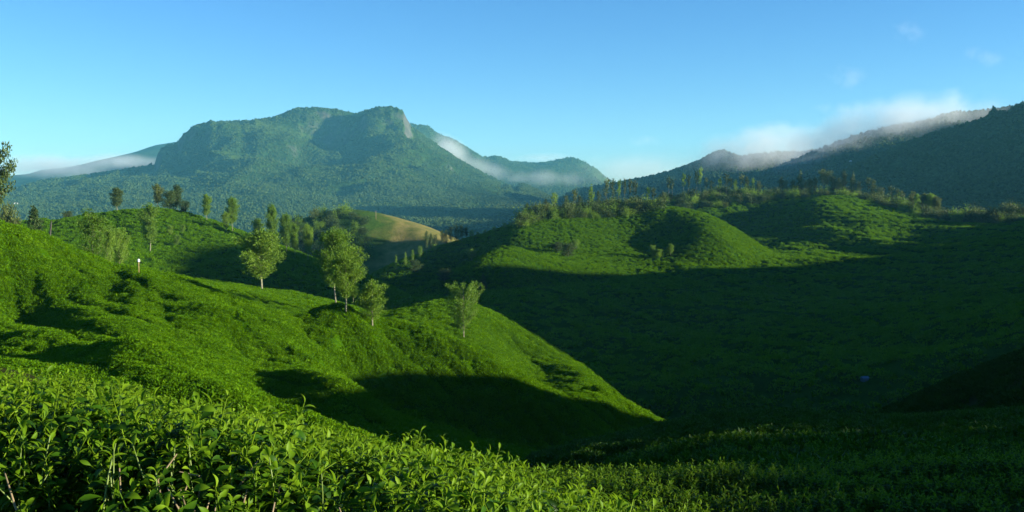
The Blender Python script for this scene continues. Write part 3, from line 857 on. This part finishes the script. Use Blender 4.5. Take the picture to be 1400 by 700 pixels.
# leafy lower layers, darker because they sit inside the hedge
kk = np.nonzero((rng.random(n) < .16) & (u > -90) & (u < 1000) & (gz > -1.5))[0]
P1 = np.stack([x, y, z - 0.36], 1)[kk]
fo2 = scatter('lower_foliage', P1, rng.uniform(0, 6.28, len(P1)), 0.9 + 0.5 * rng.random(len(P1)), SHOOTS, None, normal=rng.normal(0, .5, (len(P1), 2)))
under(fo2, hedge)
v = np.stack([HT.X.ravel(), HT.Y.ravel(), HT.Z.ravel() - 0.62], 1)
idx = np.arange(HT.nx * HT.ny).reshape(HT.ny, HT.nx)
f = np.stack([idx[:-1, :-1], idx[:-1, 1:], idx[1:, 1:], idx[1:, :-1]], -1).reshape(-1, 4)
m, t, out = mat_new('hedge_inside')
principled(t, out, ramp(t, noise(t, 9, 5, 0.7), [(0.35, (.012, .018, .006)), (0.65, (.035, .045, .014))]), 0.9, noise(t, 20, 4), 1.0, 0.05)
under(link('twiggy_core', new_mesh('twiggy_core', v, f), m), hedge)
LEAF_ME = {}
for mk in ('tea_leaf', 'young_leaf'):
    for w, (Lv, Lf) in enumerate(LEAVES):
        mb = MB(); mb.add(Lv, Lf); LEAF_ME[w, mk == 'young_leaf'] = mb.mesh('leaf', M[mk])
for q, i in enumerate(near):
    st, lv = shoot_plan(900 + q)
    mb = MB(); mb.tube(st, (0.005, 0.004, 0.0035, 0.002), 5)
    so = link('stem', mb.mesh('stem', M['stem']), None, hedge)
    so.location = Vector(P0[i]) - hedge.location
    so.rotation_euler = (rng.normal(0, .15), rng.normal(0, .15), yaw[i]); so.scale = (siz[i],) * 3
    for pos, ya, pit, roll, kx, w, yg in lv[-11:]:
        lo = link('leaf', LEAF_ME[w, yg], None, so)
        lo.matrix_local = Matrix.Translation(pos) @ Matrix.Rotation(ya, 4, 'Z') @ Matrix.Rotation(-pit, 4, 'Y') @ Matrix.Rotation(roll, 4, 'X') @ Matrix.Scale(kx, 4)
for q in range(46):
    uu = rng.choice([rng.uniform(200, 300), rng.uniform(120, 420), rng.uniform(0, 850)]); D = rng.uniform(3.45, 4.0)
    b = at(uu, 690, D); zz = float(HT.h(b[0], D))
    p0 = np.array((b[0], D, zz - 0.40)); mb = MB()
    d = rng.normal(0, .09, 3); d[2] = 0
    bend = rng.normal(0, .05, 3)
    mb.tube([p0, p0 + d * .4 + (0, 0, .2) + bend * .5, p0 + d * .8 + (0, 0, .38) + bend, p0 + d * 1.3 + (0, 0, .52)], (.0075, .006, .005, .003), 5)
    under(link('twig', mb.mesh('twig', M['twig'])), hedge)

# shoots on the near part of the shaded field
n = 60000
x = rng.uniform(-1.5, 14, n); y = rng.uniform(4.0, 24, n); z = bank.h(x, y)
u = 700 + FPX * x / y
row = np.sin((y + 0.5 * fbm(x / 3, y / 3, 2)) * 2 * math.pi / 1.5)
k = (u < 1480) & (rng.random(n) < np.clip(0.45 + 0.55 * row, 0.03, 1) * np.clip(12 / y, 0.35, 1)) & ((z > HT.h(np.minimum(x, 2.59), np.minimum(y, 16.9)) - 0.45) | (x > 2.5))
P2 = np.stack([x, y, z + 0.18 + 0.15 * row], 1)[k]
scatter('tea_shoots', P2, rng.uniform(0, 6.28, len(P2)), 0.6 + 0.4 * rng.random(len(P2)), SHOOTS, 'dim tea shoots on the near shaded field at the bottom right', normal=rng.normal(0, .25, (len(P2), 2)))

# ------------------------------------------------------------------ trees
def tree_meshes(kind, seed, detail=1.0, leaf='tree_leaf', split=False):
    """a tree of unit height: trunk with limbs, and a crown of leaf sprays gathered round the limbs"""
    r = np.random.default_rng(seed)
    spec = dict(   #  crown base, half width, limbs, limb rise, cluster, sprays, spray length, width, trunk radius
        oak=(.22, .25, 38, .75, .050, 11000, .024, .012, .012),
        column=(.20, .19, 28, .9, .048, 5000, .028, .014, .013),
        tuft=(.50, .16, 12, .8, .050, 420, .060, .030, .010),
        round=(.06, .46, 28, .55, .085, 4200, .045, .023, .020),
        cone=(.08, .26, 30, .25, .050, 2200, .048, .024, .016),
        open=(.14, .40, 28, .85, .042, 6500, .028, .013, .014),
        pad=(.50, .40, 18, .35, .055, 5000, .030, .014, .020))[kind]
    cb, hw, nl, rise, cl, ns, sl, sw, tr = spec
    ns = int(ns * detail); 
    sway = r.normal(0, .012, (5, 2)); sway[0] = 0
    tp = [np.array((sway[i, 0], sway[i, 1], q)) for i, q in enumerate((0, .25, .5, .75, .97))]
    axis = lambda q: np.array((np.interp(q, (0, .25, .5, .75, .97), sway[:, 0]), np.interp(q, (0, .25, .5, .75, .97), sway[:, 1]), q))
    trunk = MB(); trunk.tube([(0, 0, -.03)] + tp, [tr * 1.35, tr * 1.1, tr * .9, tr * .7, tr * .45, tr * .1], 8)
    limbs = []; cents = []
    for i in range(nl):
        q = cb + (0.96 - cb) * ((i + r.random()) / nl)
        tq = (q - cb) / (1 - cb)
        env = dict(oak=(math.sin(math.pi * min(1, .12 + tq * .88)) ** .7), column=(math.sin(math.pi * min(1, .15 + tq * .85)) ** .6), tuft=.5 + .5 * math.sin(math.pi * tq), round=math.sqrt(max(0.02, 1 - (tq * 1.0 - .35) ** 2 / .44)),
                   cone=(1 - tq) ** .8 + .06, open=.5 + .5 * math.sin(math.pi * (.15 + .6 * tq)), pad=.55 + .45 * math.sin(math.pi * tq))[kind]
        L = hw * max(.12, env) * r.uniform(.62, 1.18)
        a = i * 2.4 + r.uniform(-.5, .5)
        h = np.array((math.cos(a), math.sin(a), 0))
        s0 = axis(q * .93)
        rr = rise * r.uniform(.7, 1.3)
        e = s0 + h * L + np.array((0, 0, L * rr)); e[2] = min(e[2], 1.0)
        mid = (s0 + e) / 2 + np.array((0, 0, -.06 * L)) + r.normal(0, .02 * L, 3)
        mb = MB() if split else trunk
        mb.tube([s0, mid, e], [tr * .42 * (1.1 - tq * .7), tr * .25, tr * .06], 5)
        if split: limbs.append(mb)
        k = 2 + int(L / hw * 4)
        for t in np.linspace(.35 if kind != 'open' else .3, 1.05, k):
            c = (1 - t) ** 2 * s0 + 2 * t * (1 - t) * mid + t * t * e
            cents.append((c, cl * r.uniform(.6, 1.25)))
    cents.append((axis(.98), cl * .8))
    w = np.array([c[1] for c in cents]) ** 1.6; w /= w.sum()
    pick = r.choice(len(cents), ns, p=w)
    C = np.array([cents[i][0] for i in pick]); S = np.array([cents[i][1] for i in pick])
    off = r.normal(0, 1, (ns, 3)); off *= (np.minimum(1.6, np.linalg.norm(off, axis=1)) / (np.linalg.norm(off, axis=1) + 1e-9))[:, None]
    pos = C + off * S[:, None] * np.array((1, 1, .7))
    d = off + r.normal(0, .7, (ns, 3)) + np.array((0, 0, .35))
    v, f = quads(pos, d, sl, sw, r)
    crown = new_mesh('crown', v, f, False); crown.materials.append(M[leaf])
    tm = trunk.mesh('trunk', M['bark'])
    return tm, [b.mesh('limb', M['bark']) for b in limbs], crown, hw
_cache = {}
def surf_z(x, y, hills=None): return max(float(q.h(x, y)) for q in (hills or HILLS))
def tree(name, kind, u, vb, vt, wpx, label, D=None, hill=None, leaf='tree_leaf', cat='tree', group=None, variants=3, detail=1.0, split=False, seed=None):
    if D is None:
        p = hill.hit(u, vb, near=hill.y0 + 0.1 * (hill.y1 - hill.y0))
        if p is None: p = at(u, vb, 0.5 * (hill.y0 + hill.y1)); print('no ground for', label)
    else:
        p = at(u, vb, D)
        p[2] = surf_z(p[0], p[1], [hill] if hill else None)
    H = at(u, vt, p[1])[2] - p[2]
    if seed is None: seed = rng.integers(0, variants)
    key = (kind, int(seed), leaf, detail, split)
    if key not in _cache: _cache[key] = tree_meshes(kind, 500 + 17 * int(seed), detail, leaf, split)
    tm, lm, cm, hw = _cache[key]
    o = bpy.data.objects.new(name, None); col.objects.link(o)
    o.location = p; o.rotation_euler = (0, 0, rng.uniform(0, 6.28))
    wid = wpx / FPX * p[1]
    k = wid / (2 * hw * 1.12)
    o.scale = (k, k, H)
    tag(o, label, cat, group)
    tk = link('trunk', tm, None, o)
    for q in lm: link('limb', q, None, tk)
    link('crown', cm, None, o)
    return o

# six trees standing on the spur
tree('tree', 'oak', 358, 397, 313, 66, 'tall broad crowned young tree on the spur crest, leftmost of the large trees', hill=spur, split=True, seed=1)
tree('tree', 'oak', 459, 412, 312, 52, 'tall pale tree standing just behind its twin in the pair on the spur crest', hill=spur, split=True, seed=2)
tree('tree', 'oak', 473, 427, 334, 50, 'front tree of the pair on the spur, with a long bare pale trunk', hill=spur, split=True, seed=3)
tree('sapling', 'column', 483, 412, 390, 13, 'short sapling half hidden behind the trunks of the pair of trees', hill=spur, cat='tree')
tree('tree', 'column', 509, 449, 383, 38, 'slim young tree on the spur, right of the pair of trees', hill=spur, split=True, seed=5)
tree('tree', 'open', 634, 464, 390, 52, 'sparse tree with open rising branches, rightmost on the lit spur', hill=spur, split=True, seed=6, leaf='tree_leaf')
# trees by the left edge and on the left hill
tree('pine_tree', 'pad', -8, 303, 190, 62, 'big dark tree cut by the left edge of the picture, against the sky', D=150, leaf='dark_leaf', split=True, seed=4)
tree('tree', 'round', 10, 309, 282, 32, 'round bushy tree at the left edge, under the big dark tree', D=215, leaf='olive_leaf')
tree('tree', 'cone', 47, 316, 281, 30, 'dark conical tree behind the left crest', D=190, leaf='dark_leaf')
tree('shrub', 'round', 93, 301, 289, 15, 'small round bush on the skyline of the left hill', D=358, leaf='olive_leaf', cat='shrub')
tree('tree', 'column', 127, 344, 287, 36, 'loose leafy tree with a crooked pale trunk, in front of the left hill', D=142, split=True, seed=7)
tree('shrub', 'round', 146, 337, 312, 28, 'low dense bush close to the right of the crooked tree', D=160, leaf='tree_leaf', cat='shrub')
tree('shrub', 'round', 163, 334, 315, 24, 'low bush, the right one of two beside the crooked tree', D=165, leaf='tree_leaf', cat='shrub')
tree('tree', 'column', 161, 295, 256, 17, 'narrow dark tree alone on the crest of the left hill', D=360, leaf='dark_leaf')
tree('tree', 'column', 205, 333, 277, 24, 'pale feathery tree on the front of the left hill, below the dark clump', D=275)
tree('tree', 'column', 216, 288, 251, 13, 'thin brownish tree at the left side of the dark clump on the left hill', D=360, leaf='olive_leaf')
tree('tree', 'round', 233, 291, 262, 26, 'dense dark tree in the clump on top of the left hill', D=362, leaf='dark_leaf')
tree('tree', 'column', 243, 291, 252, 14, 'upright dark tree rising out of the clump on top of the left hill', D=366, leaf='dark_leaf')
tree('shrub', 'round', 252, 293, 275, 16, 'low bush closing the right side of the clump on top of the left hill', D=361, leaf='dark_leaf', cat='shrub')
tree('tree', 'column', 283, 298, 265, 13, 'slender pale tree on the crest between the dark clump and the double tree', D=362)
tree('tree', 'oak', 318, 309, 269, 17, 'taller tree of the double tree on the right shoulder of the left hill', D=356)
tree('tree', 'column', 309, 316, 289, 11, 'shorter tree leaning against the double tree on the left hill', D=346)
tree('tree', 'column', 352, 327, 298, 15, 'pale tree just above and behind the broad crowned tree', D=345)
tree('tree', 'oak', 372, 323, 278, 16, 'tallest tree in the row down the right shoulder of the left hill', D=347)
tree('tree', 'oak', 392, 334, 291, 18, 'wide crowned tree second in the row down the right shoulder of the left hill', D=340)
tree('tree', 'column', 403, 338, 305, 12, 'small tree between the wide crowned tree and the lollipop shaped one', D=336)
tree('tree', 'oak', 421, 345, 306, 15, 'lollipop shaped pale green tree lowest in the row', D=331)
for u, vb, vt, w, lab in ((233, 322, 309, 14, 'dark bush highest of three on the face of the left hill'), (250, 318, 307, 12, 'dark bush, right one of three on the face of the left hill'), (242, 336, 321, 16, 'dark bush lowest of three on the face of the left hill')):
    tree('shrub', 'round', u, vb, vt, w * .7, lab, hill=knoll, leaf='tree_leaf', cat='shrub')

ORD = 'first second third fourth fifth sixth seventh eighth ninth tenth eleventh twelfth thirteenth fourteenth fifteenth sixteenth seventeenth eighteenth nineteenth twentieth'.split()
ORD += ['twenty-' + q for q in ORD[:9]] + ['thirtieth']
def row(items, D, hill, looks, where, group, leaf, detail=.5, vb=None):
    for i, it in enumerate(items):
        u, vt, kind, w = it[:4]
        b = it[4] if len(it) > 4 else (vb or 290)
        d = D(u) if callable(D) else D
        tree('tree' if kind != 'round' else 'bushy_tree', kind, u, b, vt, w, looks[kind] + ', ' + ORD[i] + ' from the left ' + where, D=d, hill=hill, leaf=leaf[i % len(leaf)] if isinstance(leaf, list) else leaf, group=group, detail=detail)
LOOK = dict(tuft='tall bare stemmed tufted tree', cone='pointed dense tree', column='slim upright tree', round='round bushy tree', oak='broad topped tree', open='sparse tree', pad='wide tree')
# along the dark left flank of the middle hill
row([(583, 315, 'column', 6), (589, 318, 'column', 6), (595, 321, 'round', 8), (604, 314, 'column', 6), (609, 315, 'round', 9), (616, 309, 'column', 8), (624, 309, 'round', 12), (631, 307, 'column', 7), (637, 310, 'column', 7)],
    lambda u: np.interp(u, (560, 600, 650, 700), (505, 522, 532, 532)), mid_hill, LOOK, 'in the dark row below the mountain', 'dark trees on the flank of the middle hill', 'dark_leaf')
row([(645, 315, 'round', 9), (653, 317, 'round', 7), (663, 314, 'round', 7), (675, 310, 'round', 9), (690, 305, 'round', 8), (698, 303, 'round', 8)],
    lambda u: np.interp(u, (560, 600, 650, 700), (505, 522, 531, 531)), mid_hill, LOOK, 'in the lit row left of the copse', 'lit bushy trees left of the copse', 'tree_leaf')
row([(541, 348, 'cone', 6), (554, 344, 'cone', 6), (564, 341, 'column', 5), (574, 337, 'round', 8), (594, 334, 'round', 8)],
    lambda u: np.interp(u, (530, 560, 600), (490, 500, 519)), mid_hill, LOOK, 'in the small lit row under the tan meadow', 'small lit trees under the tan meadow', 'tree_leaf')
tree('tree', 'column', 645, 357, 340, 14, 'single small lit tree alone on the dark slope left of the middle hill', hill=mid_hill)
tree('shrub', 'round', 567, 372, 356, 22, 'dark round bush in the shade, upper one on the slope below the tan meadow', hill=mid_hill, leaf='dark_leaf', cat='shrub')
tree('shrub', 'round', 608, 386, 368, 24, 'dark round bush in the shade, lower one on the slope below the tan meadow', hill=mid_hill, leaf='dark_leaf', cat='shrub')
tree('tree', 'cone', 661, 396, 374, 14, 'dark pointed tree at the left foot of the lit middle hill', hill=mid_hill, leaf='dark_leaf')
tree('tree', 'round', 893, 352, 336, 10, 'left one of three pale little trees right of the hollow', hill=mid_hill)
tree('tree', 'round', 901, 353, 341, 10, 'lowest of three pale little trees right of the hollow', hill=mid_hill)
tree('tree', 'column', 917, 350, 333, 9, 'right one of three pale little trees right of the hollow', hill=mid_hill)
tree('shrub', 'round', 762, 345, 331, 18, 'bush at the left of the thicket on the lit middle hill', hill=mid_hill, leaf='dark_leaf', cat='shrub')
tree('shrub', 'round', 777, 352, 333, 24, 'largest bush of the thicket on the lit middle hill', hill=mid_hill, leaf='dark_leaf', cat='shrub')
tree('shrub', 'round', 787, 342, 328, 14, 'bush at the upper right of the thicket on the lit middle hill', hill=mid_hill, leaf='tree_leaf', cat='shrub')
# the copse on the middle hill: tops that stand out
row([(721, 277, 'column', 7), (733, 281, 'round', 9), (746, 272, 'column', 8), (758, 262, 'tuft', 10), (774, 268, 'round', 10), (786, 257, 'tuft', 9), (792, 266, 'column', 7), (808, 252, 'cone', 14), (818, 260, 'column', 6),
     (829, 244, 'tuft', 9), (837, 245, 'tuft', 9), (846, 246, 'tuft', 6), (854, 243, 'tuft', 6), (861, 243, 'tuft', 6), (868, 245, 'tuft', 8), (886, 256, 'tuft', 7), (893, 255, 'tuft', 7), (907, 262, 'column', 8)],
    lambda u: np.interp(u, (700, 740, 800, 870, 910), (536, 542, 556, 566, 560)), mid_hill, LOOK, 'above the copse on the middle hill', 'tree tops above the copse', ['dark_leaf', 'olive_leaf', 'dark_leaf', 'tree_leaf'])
# the tree line on the ridge behind
VD = lambda u: np.interp(u, (900, 1000, 1100, 1200, 1240, 1290), (728, 724, 724, 704, 694, 662))
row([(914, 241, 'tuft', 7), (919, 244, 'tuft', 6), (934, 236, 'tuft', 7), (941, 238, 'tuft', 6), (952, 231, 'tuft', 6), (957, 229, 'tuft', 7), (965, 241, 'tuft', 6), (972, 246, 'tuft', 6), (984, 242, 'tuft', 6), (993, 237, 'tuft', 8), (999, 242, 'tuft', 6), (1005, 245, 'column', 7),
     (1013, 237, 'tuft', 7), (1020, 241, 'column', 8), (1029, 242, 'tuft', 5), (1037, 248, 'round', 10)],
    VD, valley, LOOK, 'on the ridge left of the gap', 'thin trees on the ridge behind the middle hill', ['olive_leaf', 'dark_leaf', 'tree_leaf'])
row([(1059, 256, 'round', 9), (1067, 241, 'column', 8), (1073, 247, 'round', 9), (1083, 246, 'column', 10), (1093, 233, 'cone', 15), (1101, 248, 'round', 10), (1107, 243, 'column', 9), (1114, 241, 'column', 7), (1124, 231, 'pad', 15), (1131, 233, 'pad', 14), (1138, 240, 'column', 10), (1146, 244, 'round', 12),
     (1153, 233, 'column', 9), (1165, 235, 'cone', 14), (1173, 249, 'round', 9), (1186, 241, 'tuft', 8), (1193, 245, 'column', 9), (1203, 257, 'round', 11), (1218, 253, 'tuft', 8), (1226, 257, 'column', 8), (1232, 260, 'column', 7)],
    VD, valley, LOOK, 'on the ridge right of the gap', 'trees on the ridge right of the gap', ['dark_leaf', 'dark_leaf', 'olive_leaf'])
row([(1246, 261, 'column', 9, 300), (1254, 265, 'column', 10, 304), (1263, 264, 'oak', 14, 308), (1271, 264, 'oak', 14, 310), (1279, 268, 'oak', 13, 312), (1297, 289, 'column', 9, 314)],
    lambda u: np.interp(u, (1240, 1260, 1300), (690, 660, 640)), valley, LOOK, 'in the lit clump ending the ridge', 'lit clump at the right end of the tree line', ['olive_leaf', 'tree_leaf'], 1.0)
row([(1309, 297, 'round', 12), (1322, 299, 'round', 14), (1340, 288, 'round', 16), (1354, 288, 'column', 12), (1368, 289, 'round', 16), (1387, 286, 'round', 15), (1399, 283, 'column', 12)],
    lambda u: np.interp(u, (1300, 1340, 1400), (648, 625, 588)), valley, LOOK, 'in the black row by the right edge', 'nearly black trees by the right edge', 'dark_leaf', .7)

# low woodland under those tops: reads as one mass
def crown_piece(seed, leaf, n=800):
    r = np.random.default_rng(seed)
    cc = r.normal(0, .42, (9, 3)) * np.array((1, 1, .6)) + np.array((0, 0, .55))
    k = r.integers(0, 9, n); off = r.normal(0, .30, (n, 3))
    v, f = quads(cc[k] + off, off + r.normal(0, .2, (n, 3)) + np.array((0, 0, .2)), .14, .075, r)
    me = new_mesh('crown_piece', v, f, False); me.materials.append(M[leaf]); return me
PIECES = [crown_piece(k, lf) for k, lf in enumerate(('dark_leaf', 'dark_leaf', 'olive_leaf', 'tree_leaf'))]
def wood(strips, hill, n, size, label):
    P_ = []
    for (u0, v0, D0), (u1, v1, D1), depth in strips:
        for _ in range(n):
            q = rng.random(); u = u0 + (u1 - u0) * q; D = D0 + (D1 - D0) * q + depth * (rng.random() - .5)
            a = at(u, 0, D); P_.append((a[0], D, float(hill.h(a[0], D)) + 0.1))
    P_ = np.array(P_); sz = size * (0.55 + 0.8 * rng.random(len(P_)))
    return scatter('woodland', P_, rng.uniform(0, 6.28, len(P_)), np.stack([sz, sz, sz * rng.uniform(.8, 1.5, len(P_))], 1), PIECES, label)
wood([((712, 0, 528), (760, 0, 545), 26), ((750, 0, 545), (830, 0, 556), 34), ((820, 0, 556), (905, 0, 562), 30)], mid_hill, 75, 3.4, 'dense dark copse along the top of the middle hill')
wood([((905, 0, 722), (1000, 0, 722), 40), ((1000, 0, 724), (1110, 0, 724), 30), ((1100, 0, 722), (1200, 0, 700), 40), ((1190, 0, 702), (1250, 0, 680), 50), ((1240, 0, 680), (1300, 0, 640), 50)], valley, 60, 3.6, 'undergrowth and low trees along the ridge of the tree line')
wood([((1290, 0, 650), (1400, 0, 585), 30)], valley, 70, 4.0, 'nearly black undergrowth along the ridge by the right edge')
wood([((385, 0, 600), (470, 0, 606), 36), ((395, 0, 590), (500, 0, 596), 40)], tan_hill, 70, 3.2, 'dark wood on the left half of the tan meadow hill')

# ------------------------------------------------------------------ small built things
def bm_box(mb, c, d):
    x, y, z = c; a, b, h = d[0] / 2, d[1] / 2, d[2] / 2
    v = [(x + i * a, y + j * b, z + k * h) for k in (-1, 1) for j in (-1, 1) for i in (-1, 1)]
    mb.add(v, [(0, 2, 3, 1), (4, 5, 7, 6), (0, 1, 5, 4), (2, 6, 7, 3), (0, 4, 6, 2), (1, 3, 7, 5)])
p = spur.hit(190, 376)
o = bpy.data.objects.new('marker_post', None); col.objects.link(o); o.location = p
tag(o, 'thin tan post with a white cap standing in the tea on the left spur', 'post')
hgt = at(190, 354, p[1])[2] - p[2]
mb = MB(); mb.tube([(0, 0, -.3), (0.01, 0, hgt * .5), (0, 0, hgt * .84)], (.04, .036, .034), 8)
link('pole', mb.mesh('pole', plain('post_wood', (.32, .24, .10))), None, o)
mb = MB(); mb.tube([(0, 0, hgt * .80), (0, 0, hgt * .83), (0, 0, hgt * .92), (0, 0, hgt * .98), (0, 0, hgt)], (.06, .13, .14, .10, .03), 12)
link('cap', mb.mesh('cap', plain('white_paint', (.8, .8, .78))), None, o)
p = at(67, 318, 175); p[2] = surf_z(p[0], p[1])
o = bpy.data.objects.new('leaning_post', None); col.objects.link(o); o.location = p
tag(o, 'dark leaning stump at the foot of the conical tree behind the left crest', 'stump')
mb = MB(); hh = at(70, 302, p[1])[2] - p[2]
mb.tube([(0, 0, -.3), (.12, 0, hh * .4), (.38, 0, hh * .8), (.5, 0, hh)], (.20, .18, .15, .10), 8)
mb.tube([(.12, 0, hh * .45), (-.15, .1, hh * .6)], (.08, .03), 6)
link('trunk', mb.mesh('trunk', plain('dark_wood', (.03, .028, .022))), None, o)
p = at(514, 300, 615); p[2] = float(tan_hill.h(p[0], p[1]))
o = bpy.data.objects.new('utility_pole', None); col.objects.link(o); o.location = p
tag(o, 'thin pole on the crest of the tan meadow hill', 'pole')
hh = at(514, 288, 615)[2] - p[2]
mb = MB(); mb.tube([(0, 0, -.5), (0, 0, hh)], (.16, .11), 8)
link('pole', mb.mesh('pole', plain('pole_wood', (.22, .17, .12))), None, o)
mb = MB(); bm_box(mb, (0, -.17, hh * .92), (1.6, .12, .14)); link('crossbar', mb.mesh('crossbar', bpy.data.materials['pole_wood'], False), None, o)
def hut(u, v, hill, w, label, wallc, roofc, rz=0.3, D=None):
    p = hill.hit(u, v) if D is None else at(u, v, D)
    if p is None: print('no hut', label); return
    o = bpy.data.objects.new('small_house', None); col.objects.link(o); o.location = p; o.rotation_euler = (0, 0, rz)
    tag(o, label, 'house')
    mb = MB(); bm_box(mb, (0, 0, w * .16), (w, w * .6, w * .5)); link('wall', mb.mesh('wall', plain('wall_' + label[:6], wallc), False), None, o)
    mb = MB(); a, b, h0, h1 = w * .56, w * .38, w * .41, w * .66
    mb.add([(-a, -b, h0), (a, -b, h0), (a, b, h0), (-a, b, h0), (-a, 0, h1), (a, 0, h1)], [(0, 1, 5, 4), (2, 3, 4, 5), (0, 4, 3), (1, 2, 5), (0, 3, 2, 1)])
    link('roof', mb.mesh('roof', plain('roof_' + label[:6], roofc), False), None, o)
    mb = MB(); bm_box(mb, (0, -w * .3, w * .1), (w * .14, w * .02, w * .3)); link('door', mb.mesh('door', plain('door_' + label[:6], (.12, .08, .05)), False), None, o)
hut(22, 280, big, 9, 'tiny white house far off at the foot of the mountain by the left edge', (.75, .74, .70), (.5, .5, .48))
hut(1165, 224, ridge_mid, 11, 'whitish hut high on the shaded ridge under the cloud bank', (.6, .6, .55), (.7, .7, .66))
hut(1182, 522, valley, 1.5, 'small blue roofed shed in the dark valley at right', (.06, .09, .11), (.06, .12, .17))

# ------------------------------------------------------------------ clouds and mist: volumes with soft, torn edges
def vapour_mat(name, dens, scale, cover, soft=1.0):
    m, t, out = mat_new(name)
    tc = N(t, 'ShaderNodeTexCoord')
    vl = N(t, 'ShaderNodeVectorMath', operation='LENGTH'); t.links.new(tc.outputs['Object'], vl.inputs[0])
    fall = math_n(t, 'SUBTRACT', 1.0, math_n(t, 'POWER', vl.outputs['Value'], 1.6), clamp=True)
    n1 = noise(t, scale, 6, 0.62)
    k = math_n(t, 'ADD', math_n(t, 'MULTIPLY', fall, 1.0), math_n(t, 'MULTIPLY_ADD', n1, 4.2, -2.1 - cover), clamp=True)
    k = math_n(t, 'MULTIPLY', k, math_n(t, 'MULTIPLY', fall, dens))
    pv = N(t, 'ShaderNodeVolumePrincipled')
    pv.inputs['Color'].default_value = (.76, .81, .85, 1)
    pv.inputs['Anisotropy'].default_value = 0.15
    t.links.new(k, pv.inputs['Density']); t.links.new(pv.outputs[0], out.inputs['Volume'])
    return m
def vapour(name, u, v, D, w, h, depth, mat, label=None, cat=None, kind=None, tilt=0.0, group=None):
    bm = bmesh.new(); bmesh.ops.create_icosphere(bm, subdivisions=3, radius=1.0)
    me = bpy.data.meshes.new(name); bm.to_mesh(me); bm.free()
    o = link(name, me, mat)
    o.location = at(u, v, D); o.scale = (w / FPX * D / 2, depth / 2, h / FPX * D / 2); o.rotation_euler = (0, tilt, 0)
    tag(o, label, cat, group, kind)
    return o
VM = {k: vapour_mat('vapour_' + k, *a) for k, a in dict(bank=(.0042, .0080, .05), cap=(.0078, .0120, .10), thin=(.0017, .0070, .10), wisp=(.0014, .0110, .36), streak=(.0016, .0090, .22)).items()}
vapour('mist', 70, 228, 5300, 190, 40, 900, VM['bank'], 'white mist bank on the ridge at the left edge', kind='stuff')
vapour('mist', 165, 221, 5400, 130, 26, 800, VM['bank'], 'white mist along the ridge beside the cliff of the big mountain', kind='stuff')
vapour('mist', 618, 206, 4900, 78, 42, 700, VM['bank'], 'bright mist pouring behind the right shoulder of the big mountain', kind='stuff', tilt=.6)
vapour('mist', 660, 230, 5000, 130, 34, 700, VM['thin'], 'thin mist in the saddle right of the big mountain', kind='stuff', tilt=.3)
vapour('mist', 745, 245, 5100, 190, 34, 600, VM['thin'], 'thin mist filling the far valley', kind='stuff')
vapour('mist', 740, 216, 6100, 120, 18, 500, VM['thin'], 'thin mist cap on the far ridge', kind='stuff')
vapour('mist', 880, 232, 3900, 230, 56, 600, VM['thin'], 'grey mist over the low end of the shaded ridge', kind='stuff')
vapour('mist', 1045, 206, 2960, 240, 84, 420, VM['cap'], 'grey mist lying on the shaded ridge right of the knob', kind='stuff', tilt=-.12)
vapour('mist', 1150, 194, 2390, 220, 88, 360, VM['cap'], 'pale mist climbing the ridge in the middle of the cloud bank', kind='stuff', tilt=-.3)
vapour('mist', 1255, 166, 2380, 290, 92, 360, VM['cap'], 'large pale mist cap on the highest shaded ridge at right', kind='stuff', tilt=-.06)
vapour('mist', 1080, 232, 2300, 110, 44, 300, VM['thin'], 'thin mist hanging in front of the shaded ridge', kind='stuff', tilt=-.3)
for u, v, D, w, h, mk, lab in ((1242, 43, 7000, 60, 44, 'wisp', 'highest small cloud wisp in the upper right sky'), (1160, 106, 7000, 70, 46, 'wisp', 'faint pinkish cloud wisp left of and below the highest one'), (1345, 78, 7000, 66, 36, 'wisp', 'small cloud wisp nearest the right edge'),
                               (1305, 131, 9700, 40, 40, 'wisp', 'small upright cloud wisp just above the mist cap'), (1165, 148, 9700, 130, 22, 'streak', 'white streak of cloud above the mist on the right ridge'), (1085, 178, 9700, 190, 20, 'streak', 'long low streak of cloud left of the mist cap'),
                               (880, 193, 9700, 60, 20, 'streak', 'tiny white cloud streak low in the sky near the centre')):
    vapour('cloud', u, v, D, w, h, 250, VM[mk], lab, 'cloud', tilt=.3 if mk == 'wisp' else 0)
